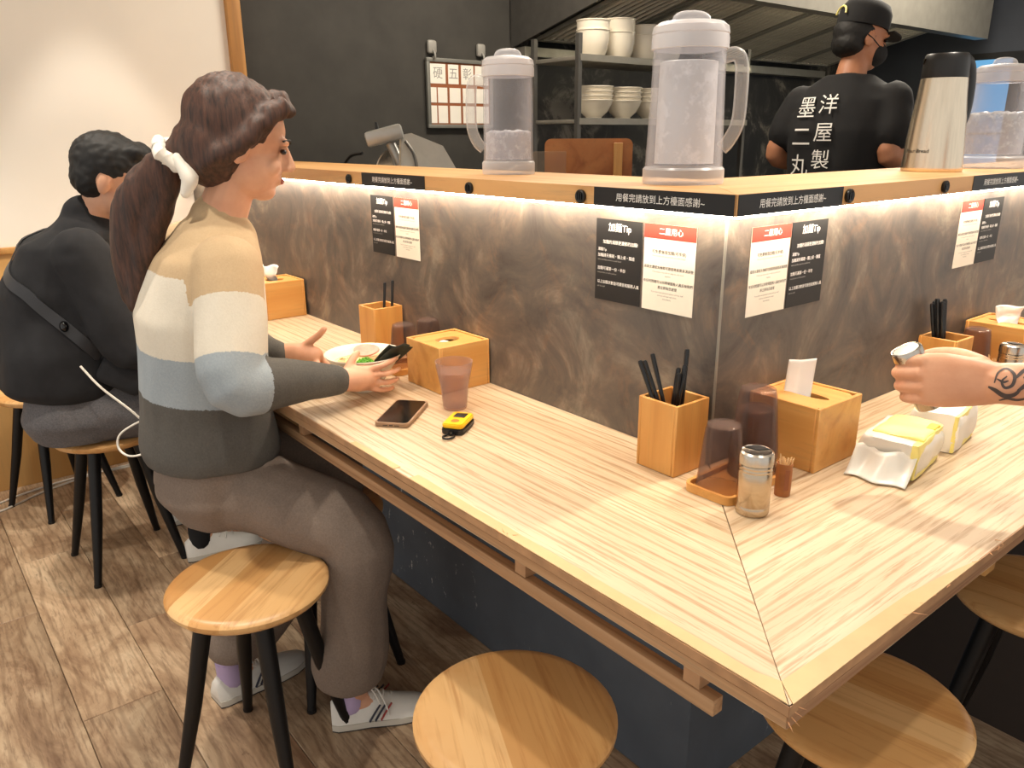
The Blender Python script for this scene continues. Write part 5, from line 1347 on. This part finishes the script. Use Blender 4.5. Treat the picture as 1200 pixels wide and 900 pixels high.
# ------------------------------------------------------------------ cook
def build_cook():
    org = V((-1.00, 2.10, 0)); root = thing('person', 'cook in a black cap, mask and T-shirt with white lettering, seen from behind', 'person', org)
    before = set(bpy.data.objects)
    ff = V((-0.13, 0.99, 0)).normalized(); rr = ff.cross(V((0,0,1)))
    L = lambda x, y, z: org + rr*x + ff*y + V((0,0,z))
    hf = (rr*0.62 + ff*0.75 + V((0,0,-0.2))).normalized()
    bm = B()
    def torso(b, i=0.0): rings(b, [(L(0,0,0.88), rr*0.165, ff*0.12), (L(0,0,1.02), rr*0.160, ff*0.115), (L(0,0.0,1.15), rr*0.158, ff*0.115), (L(0,0.0,1.32), rr*0.185, ff*0.125), (L(0,0.01,1.44), rr*0.178, ff*0.105), (L(0,0.02,1.51), rr*0.09, ff*0.07)], 28, i)
    torso(bm)
    hc = L(0.015, 0.06, 1.672)
    limb(bm, [(L(0,0.02,1.49), 0.064), (L(0,0.04,1.57), 0.056), (hc-V((0,0,0.03)), 0.056)]); P, M = head_shape(bm, hc, hf, s=1.06)
    sR, sL = L(0.185, 0.01, 1.435), L(-0.185, 0.01, 1.435); eR, eL = L(0.215, -0.05, 1.222), L(-0.262, -0.03, 1.225); wR, wL = L(0.30, 0.17, 1.255), L(-0.13, 0.17, 1.15)
    for s_, e_, w_ in ((sR, eR, wR), (sL, eL, wL)): limb(bm, [(s_, 0.050), (s_.lerp(e_, 0.5), 0.050), (e_, 0.044), (e_.lerp(w_, 0.4), 0.043), (w_, 0.029)])
    for w_, q in ((wR, 1), (wL, 1)):
        p = w_+ff*0.07; limb(bm, [(w_, 0.029), (p, 0.031)])
        fingers(bm, [[p+rr*(0.02*k-0.03)+ff*0.02, p+rr*(0.02*k-0.03)+ff*0.055-V((0,0,0.015)), p+rr*(0.018*k-0.027)+ff*0.06-V((0,0,0.045))] for k in range(4)], 0.009)
        fingers(bm, [[w_-rr*0.02+ff*0.02, w_-rr*0.045+ff*0.06, w_-rr*0.04+ff*0.09-V((0,0,0.01))]], 0.0105)
    for q in (-1, 1):
        limb(bm, [(L(q*0.09, 0, 0.90), 0.092), (L(q*0.10, 0.01, 0.68), 0.080), (L(q*0.105, 0.01, 0.48), 0.062), (L(q*0.105, -0.01, 0.32), 0.058), (L(q*0.105, -0.02, 0.09), 0.038)]); limb(bm, [(L(q*0.105, -0.02, 0.05), 0.035), (L(q*0.11, 0.11, 0.035), 0.03)])
    put('body', remesh('body', bm, 0.007, 4), 'skin_cook', root)
    bm = B(); rings(bm, [(L(0,0,0.92), rr*0.205, ff*0.155), (L(0,0,1.02), rr*0.200, ff*0.150), (L(0,0.0,1.15), rr*0.196, ff*0.148), (L(0,0.0,1.32), rr*0.212, ff*0.148), (L(0,0.01,1.435), rr*0.200, ff*0.122), (L(0,0.015,1.49), rr*0.150, ff*0.10), (L(0,0.02,1.535), rr*0.085, ff*0.075)], 32)
    for s_, e_ in ((sR, eR), (sL, eL)): limb(bm, [(s_, 0.070), (s_.lerp(e_, 0.35), 0.076), (s_.lerp(e_, 0.62), 0.078)])
    me = remesh('t_shirt', bm, 0.009, 8)
    displace(me, lambda q: mnoise.noise(V((q.x*8, q.y*8, q.z*6)))*0.010 + mnoise.noise(V((q.x*20, q.y*20, q.z*12)))*0.003)
    ts = put('t_shirt', me, 'shirt_black', root)
    tree = BVHTree.FromPolygons([v.co.copy() for v in me.vertices], [tuple(p.vertices) for p in me.polygons])
    def back_text(ch, x, z, size):
        tm = text_mesh(ch, size, 0.0).copy(); tm.materials.append(MATS['ink_white']); o0 = []
        bmx = B(); bmx.from_mesh(tm); bmesh.ops.triangulate(bmx, faces=bmx.faces); bmesh.ops.subdivide_edges(bmx, edges=[e for e in bmx.edges if e.calc_length() > 0.012], cuts=3)
        for v in bmx.verts:
            st_ = L(x + v.co.x, -0.6, z + v.co.y); loc, nor, i, d = tree.ray_cast(st_, ff)
            v.co = (loc - ff*0.012) if loc is not None else L(x + v.co.x, -0.16, z + v.co.y)
        bmx.to_mesh(tm); bmx.free()
        link('lettering', tm, ts)
    for k, ch in enumerate('墨二丸'): back_text(ch, -0.105, 1.405-0.112*k, 0.090)
    for k, ch in enumerate('洋屋製'): back_text(ch, -0.012, 1.415-0.105*k, 0.080)
    bm = B(); rings(bm, [(L(0,0,0.10), rr*0.19, ff*0.14), (L(0,0,0.5), rr*0.20, ff*0.15), (L(0,0,0.98), rr*0.212, ff*0.162), (L(0,0,1.0), rr*0.210, ff*0.16)]); obj('apron', bm, 'apron', root)
    bm = B(); ball(bm, P(0, -0.028, 0.012), (0.084, 0.092, 0.070), 3, M); ball(bm, P(0, -0.05, -0.03), (0.078, 0.060, 0.055), 3, M)
    me = remesh('hair', bm, 0.006, 3); 
    displace(me, lambda q: mnoise.noise(q*120)*0.002)
    put('hair', me, 'hair_black', root)
    bm = B(); Mc = Matrix.Translation(P(0, -0.012, 0.045)) @ M.to_4x4(); lathe(bm, [(0.0965, -0.01), (0.0975, 0.01), (0.095, 0.045), (0.080, 0.075), (0.045, 0.092), (0, 0.096)], 36, Mc @ Matrix.Diagonal((0.93, 1.06, 1, 1)), cap=True); cap = obj('cap', bm, 'shirt_black', root)
    bm = B(); pts = [(0.085*math.cos(a), 0.09+0.075*math.sin(a)) for a in [PI*k/14 for k in range(15)]]; prism(bm, pts, -0.006, 0.0, Mc @ Matrix.Rotation(-0.15, 4, 'X')); obj('brim', bm, 'shirt_black', cap)
    bm = B(); tube(bm, [Mc @ V((0.035*math.cos(a), -0.101-0.002, 0.018+0.030*math.sin(a))) for a in [PI*k/12 for k in range(13)]], 0.004, 6); obj('adjuster_arch', bm, 'lemon_film', cap)
    bm = B(); ball(bm, P(0, 0.055, -0.045), (0.066, 0.058, 0.052), 3, M); me = remesh('mask', bm, 0.006, 2); mk = put('face_mask', me, 'mask_black', root)
    for q in (-1, 1):
        bm = B(); tube(bm, smooth_path([P(q*0.062, 0.050, -0.03), P(q*0.080, 0.0, -0.010), P(q*0.082, -0.026, 0.0)], 4), 0.0022, 6); obj('ear_loop', bm, 'mask_black', mk)
    face_bits(P, M, root, 1.06, False)
    for q in (-1, 1):
        bm = B(); limb(bm, [(L(q*0.108, -0.06, 0.045), 0.044), (L(q*0.110, 0.06, 0.042), 0.042), (L(q*0.112, 0.14, 0.036), 0.035)])
        for v in bm.verts: v.co.z = max(v.co.z, 0.001)
        obj('shoe', bm, 'black_plastic', root, 60)
    for o in set(bpy.data.objects) - before:
        if o.parent == root: o.matrix_parent_inverse = Matrix.Translation(-org)
build_cook()

# ------------------------------------------------------------------ diner's tattooed arm reaching in with a shaker
def build_arm():
    F = V((0.306, 0.152, 0.947)); d = V((0.927, 0.36, 0.103)).normalized()      # hand centre, direction to the elbow
    org = V((0.95, 0.42, 0.0)); root = thing('person', 'diner\'s bare tattooed forearm and hand reaching over the short counter', 'person', org)
    before = set(bpy.data.objects)
    r, f, u = basis(-d)                    # f points to the fingertips, u up, r right of the hand
    cam = V((0.7809, -1.0738, 1.3046))
    up = V((0, 0, 1)); out = (V((0.42, -0.90, 0.15)) - d*V((0.42, -0.90, 0.15)).dot(d)).normalized(); up = d.cross(out).normalized()
    if up.z < 0: up = -up
    P = lambda a, o, z: F - d*a + out*o + up*z        # a towards fingers, o out of the back of the hand, z towards the thumb
    bm = B()
    # forearm and upper arm
    limb(bm, [(P(-0.070, 0.004, 0.000), 0.030), (P(-0.105, 0.002, 0.0), 0.0285), (P(-0.16, 0, 0.0), 0.033), (P(-0.23, 0, 0.0), 0.040), (P(-0.31, -0.004, 0), 0.043)], n=5)
    rings(bm, [(P(-0.060, 0.002, 0), up*0.030, out*0.021), (P(-0.100, 0.002, 0), up*0.032, out*0.025), (P(-0.13, 0.002, 0), up*0.032, out*0.027)], 18)
    # back of the hand, slightly domed
    rings(bm, [(P(-0.072, 0.003, 0.000), up*0.030, out*0.021), (P(-0.035, 0.005, 0.001), up*0.037, out*0.019), (P(0.0, 0.006, 0.002), up*0.042, out*0.017), (P(0.028, 0.004, 0.002), up*0.041, out*0.014), (P(0.036, 0.000, 0.002), up*0.036, out*0.010)], 22, p=2.2)
    # knuckles and fingers curling around the shaker
    zs = (0.031, 0.011, -0.010, -0.029)
    for i, z in enumerate(zs):
        k = (0.030, 0.034, 0.030, 0.022)[i]; rad = (0.0093, 0.0097, 0.0093, 0.0083)[i]
        ball(bm, P(k, 0.007, z), rad*1.12, 2)
        fingers(bm, [[P(k-0.012, 0.004, z), P(k+0.004, 0.005, z), P(k+0.026, -0.004, z*0.98-0.001), P(k+0.034, -0.020, z*0.95-0.002), P(k+0.026, -0.040, z*0.92-0.002), P(k+0.008, -0.050, z*0.9-0.002), P(k-0.006, -0.049, z*0.9-0.002)]], rad)
    # thumb on the far side
    limb(bm, [(P(-0.045, -0.010, 0.022), 0.018), (P(-0.018, -0.032, 0.034), 0.014), (P(0.010, -0.052, 0.036), 0.0115), (P(0.030, -0.058, 0.033), 0.0095)])
    limb(bm, [(P(-0.045, -0.008, 0.0), 0.022), (P(0.0, -0.008, 0.0), 0.018)])
    # elbow, upper arm and shoulder outside the picture
    el = P(-0.31, -0.004, 0); sh_ = V((0.93, 0.40, 1.12))
    limb(bm, [(el, 0.043), (el.lerp(sh_, 0.5), 0.052), (sh_, 0.062)])
    rings(bm, [(V((0.98, 0.52, 0.46)), V((0, 0.16, 0)), V((0.12, 0, 0))), (V((0.98, 0.52, 0.60)), V((0, 0.175, 0)), V((0.13, 0, 0))), (V((1.0, 0.54, 0.80)), V((0, 0.155, 0)), V((0.115, 0, 0))), (V((0.98, 0.56, 1.0)), V((0, 0.18, 0)), V((0.125, 0, 0))), (V((0.97, 0.56, 1.13)), V((0, 0.17, 0)), V((0.10, 0, 0))), (V((0.96, 0.56, 1.20)), V((0, 0.07, 0)), V((0.06, 0, 0)))], 24)
    limb(bm, [(V((0.96, 0.56, 1.18)), 0.058), (V((0.94, 0.56, 1.26)), 0.052), (V((0.92, 0.56, 1.31)), 0.052)])
    HP, HM = head_shape(bm, V((0.905, 0.56, 1.345)), V((-0.9, -0.25, -0.3)), s=1.03)
    s2, e2, w2 = V((0.97, 0.75, 1.10)), V((0.88, 0.80, 0.86)), V((0.66, 0.70, 0.80))
    limb(bm, [(s2, 0.058), (s2.lerp(e2, 0.5), 0.05), (e2, 0.042), (e2.lerp(w2, 0.4), 0.04), (w2, 0.028), (w2+V((-0.06, -0.02, -0.012)), 0.027)])
    fingers(bm, [[w2+V((-0.06, -0.045+0.018*k, -0.014)), w2+V((-0.10, -0.05+0.019*k, -0.018)), w2+V((-0.125, -0.05+0.019*k, -0.028))] for k in range(4)], 0.009)
    fingers(bm, [[w2+V((-0.02, -0.025, -0.005)), w2+V((-0.06, -0.055, -0.012)), w2+V((-0.085, -0.065, -0.018))]], 0.0105)
    for q in (-1, 1):
        limb(bm, [(V((0.96, 0.52+q*0.09, 0.55)), 0.088), (V((0.78, 0.52+q*0.11, 0.545)), 0.075), (V((0.62, 0.55+q*0.13, 0.52)), 0.058), (V((0.66, 0.55+q*0.13, 0.30)), 0.055), (V((0.70, 0.55+q*0.13, 0.09)), 0.035)])
        limb(bm, [(V((0.70, 0.55+q*0.13, 0.05)), 0.034), (V((0.58, 0.55+q*0.13, 0.035)), 0.026)])
    me = remesh('body', bm, 0.0031, 2)
    body = put('body', me, 'skin_arm', root)
    tree = BVHTree.FromPolygons([v.co.copy() for v in me.vertices], [tuple(p.vertices) for p in me.polygons])
    # tattoo: scroll lines laid on the outer forearm
    def ink(pts, w_):
        q = smooth_path([P(a_+0.020, o_, z_) for a_, o_, z_ in pts], 5); c = []
        for p in q:
            loc, nor, i, dd = tree.ray_cast(p + out*0.12, -out)
            if loc is not None: c.append((loc, nor))
        if len(c) < 3: return
        bmx = B(); W = []
        for i, (p, nor) in enumerate(c):
            t = (c[min(i+1, len(c)-1)][0] - c[max(i-1, 0)][0]).normalized(); s = t.cross(nor).normalized()*w_*(0.5+0.9*math.sin(PI*(i+0.5)/len(c)))
            W.append((bmx.verts.new(p+s+nor*0.0006), bmx.verts.new(p-s+nor*0.0006)))
        for a, b in zip(W, W[1:]): bmx.faces.new((a[0], a[1], b[1], b[0]))
        o = obj('tattoo', bmx, 'tattoo_ink', body, 60)
    ink([(-0.083, 0, 0.004), (-0.087, 0, 0.018), (-0.097, 0, 0.024), (-0.107, 0, 0.016), (-0.105, 0, 0.002), (-0.096, 0, -0.002), (-0.092, 0, 0.007), (-0.098, 0, 0.014)], 0.0016)
    ink([(-0.076, 0, -0.002), (-0.084, 0, -0.006), (-0.096, 0, -0.014), (-0.108, 0, -0.012), (-0.116, 0, -0.002)], 0.0026)
    ink([(-0.090, 0, -0.022), (-0.100, 0, -0.018), (-0.112, 0, -0.020), (-0.126, 0, -0.016)], 0.0020)
    ink([(-0.107, 0, 0.010), (-0.116, 0, 0.020), (-0.122, 0, 0.026)], 0.0018)
    ink([(-0.112, 0, -0.006), (-0.124, 0, 0.004), (-0.136, 0, 0.006), (-0.142, 0, -0.004), (-0.134, 0, -0.010), (-0.126, 0, -0.004)], 0.0034)
    ink([(-0.118, 0, 0.012), (-0.128, 0, 0.018), (-0.140, 0, 0.016), (-0.150, 0, 0.022)], 0.0022)
    ink([(-0.122, 0, -0.016), (-0.136, 0, -0.020), (-0.150, 0, -0.014), (-0.160, 0, 0.0)], 0.0030)
    ink([(-0.086, 0, 0.010), (-0.094, 0, 0.006), (-0.100, 0, 0.008)], 0.0012)
    # clothes of the diner (outside the picture)
    bm = B(); rings(bm, [(V((0.98, 0.52, 0.48)), V((0, 0.20, 0)), V((0.155, 0, 0))), (V((1.0, 0.54, 0.80)), V((0, 0.185, 0)), V((0.145, 0, 0))), (V((0.98, 0.56, 1.0)), V((0, 0.20, 0)), V((0.148, 0, 0))), (V((0.97, 0.56, 1.14)), V((0, 0.18, 0)), V((0.115, 0, 0))), (V((0.96, 0.56, 1.205)), V((0, 0.08, 0)), V((0.075, 0, 0)))], 24)
    limb(bm, [(sh_, 0.08), (sh_.lerp(el, 0.45), 0.072)]); limb(bm, [(s2, 0.078), (s2.lerp(e2, 0.55), 0.07)])
    put('t_shirt', remesh('t_shirt', bm, 0.009, 6), 'shirt_black', root)
    bm = B()
    for q in (-1, 1): limb(bm, [(V((0.96, 0.52+q*0.09, 0.55)), 0.10), (V((0.78, 0.52+q*0.11, 0.545)), 0.088), (V((0.62, 0.55+q*0.13, 0.52)), 0.070), (V((0.66, 0.55+q*0.13, 0.30)), 0.066), (V((0.70, 0.55+q*0.13, 0.13)), 0.056)])
    rings(bm, [(V((0.98, 0.52, 0.452)), V((0, 0.16, 0)), V((0.13, 0, 0))), (V((0.98, 0.52, 0.62)), V((0, 0.18, 0)), V((0.14, 0, 0)))], 20)
    put('jeans', remesh('jeans', bm, 0.009, 6), 'jeans_grey', root)
    bm = B(); ball(bm, HP(0, -0.022, 0.042), (0.084, 0.100, 0.086), 3, HM); ball(bm, HP(0, -0.05, 0.0), (0.080, 0.066, 0.070), 3, HM); put('hair', remesh('hair', bm, 0.007, 4), 'hair_black', root)
    face_bits(HP, HM, root, 1.03)
    for q in (-1, 1): shoe((0.735, 0.55+q*0.13, 0), (0.49, 0.55+q*0.13, 0), 'shoe', 'd', root, 'shoe_white', False, 'sock_black')
    for o in set(bpy.data.objects) - before:
        if o.parent == root: o.matrix_parent_inverse = Matrix.Translation(-org)
    # the shaker in the hand
    ax = (up*0.86 + out*0.30 + (-d)*0.34).normalized(); c = P(0.038, -0.028, 0.0)
    t = thing('glass_shaker', 'small steel shaker with a glassy lid held in the tattooed hand', 'shaker', c); t.rotation_euler = ax.to_track_quat('Z', 'Y').to_euler()
    s = 0.021
    bm = B(); lathe(bm, [(0, -0.050), (s, -0.050), (s*1.02, -0.046), (s*1.02, 0.034), (s*0.98, 0.036), (0, 0.036)], 36); obj('body', bm, 'shaker_steel', t)
    bm = B(); lathe(bm, [(s*1.05, 0.0365), (s*1.12, 0.038), (s*1.12, 0.050), (s*1.05, 0.053), (s*0.95, 0.0525), (s*0.92, 0.0505), (0, 0.0505)], 36, cap=False); ld = obj('lid', bm, 'steel', t)
    bm = B(); lathe(bm, [(0, 0.0510), (s*0.90, 0.0510), (s*0.88, 0.0525), (0, 0.0535)], 32); obj('lid_window', bm, 'silver_paint', ld)
    # the stool under the diner
    dup(st, (0.99, 0.53, 0), 0.3, 'round wooden stool the tattooed diner sits on')
build_arm()
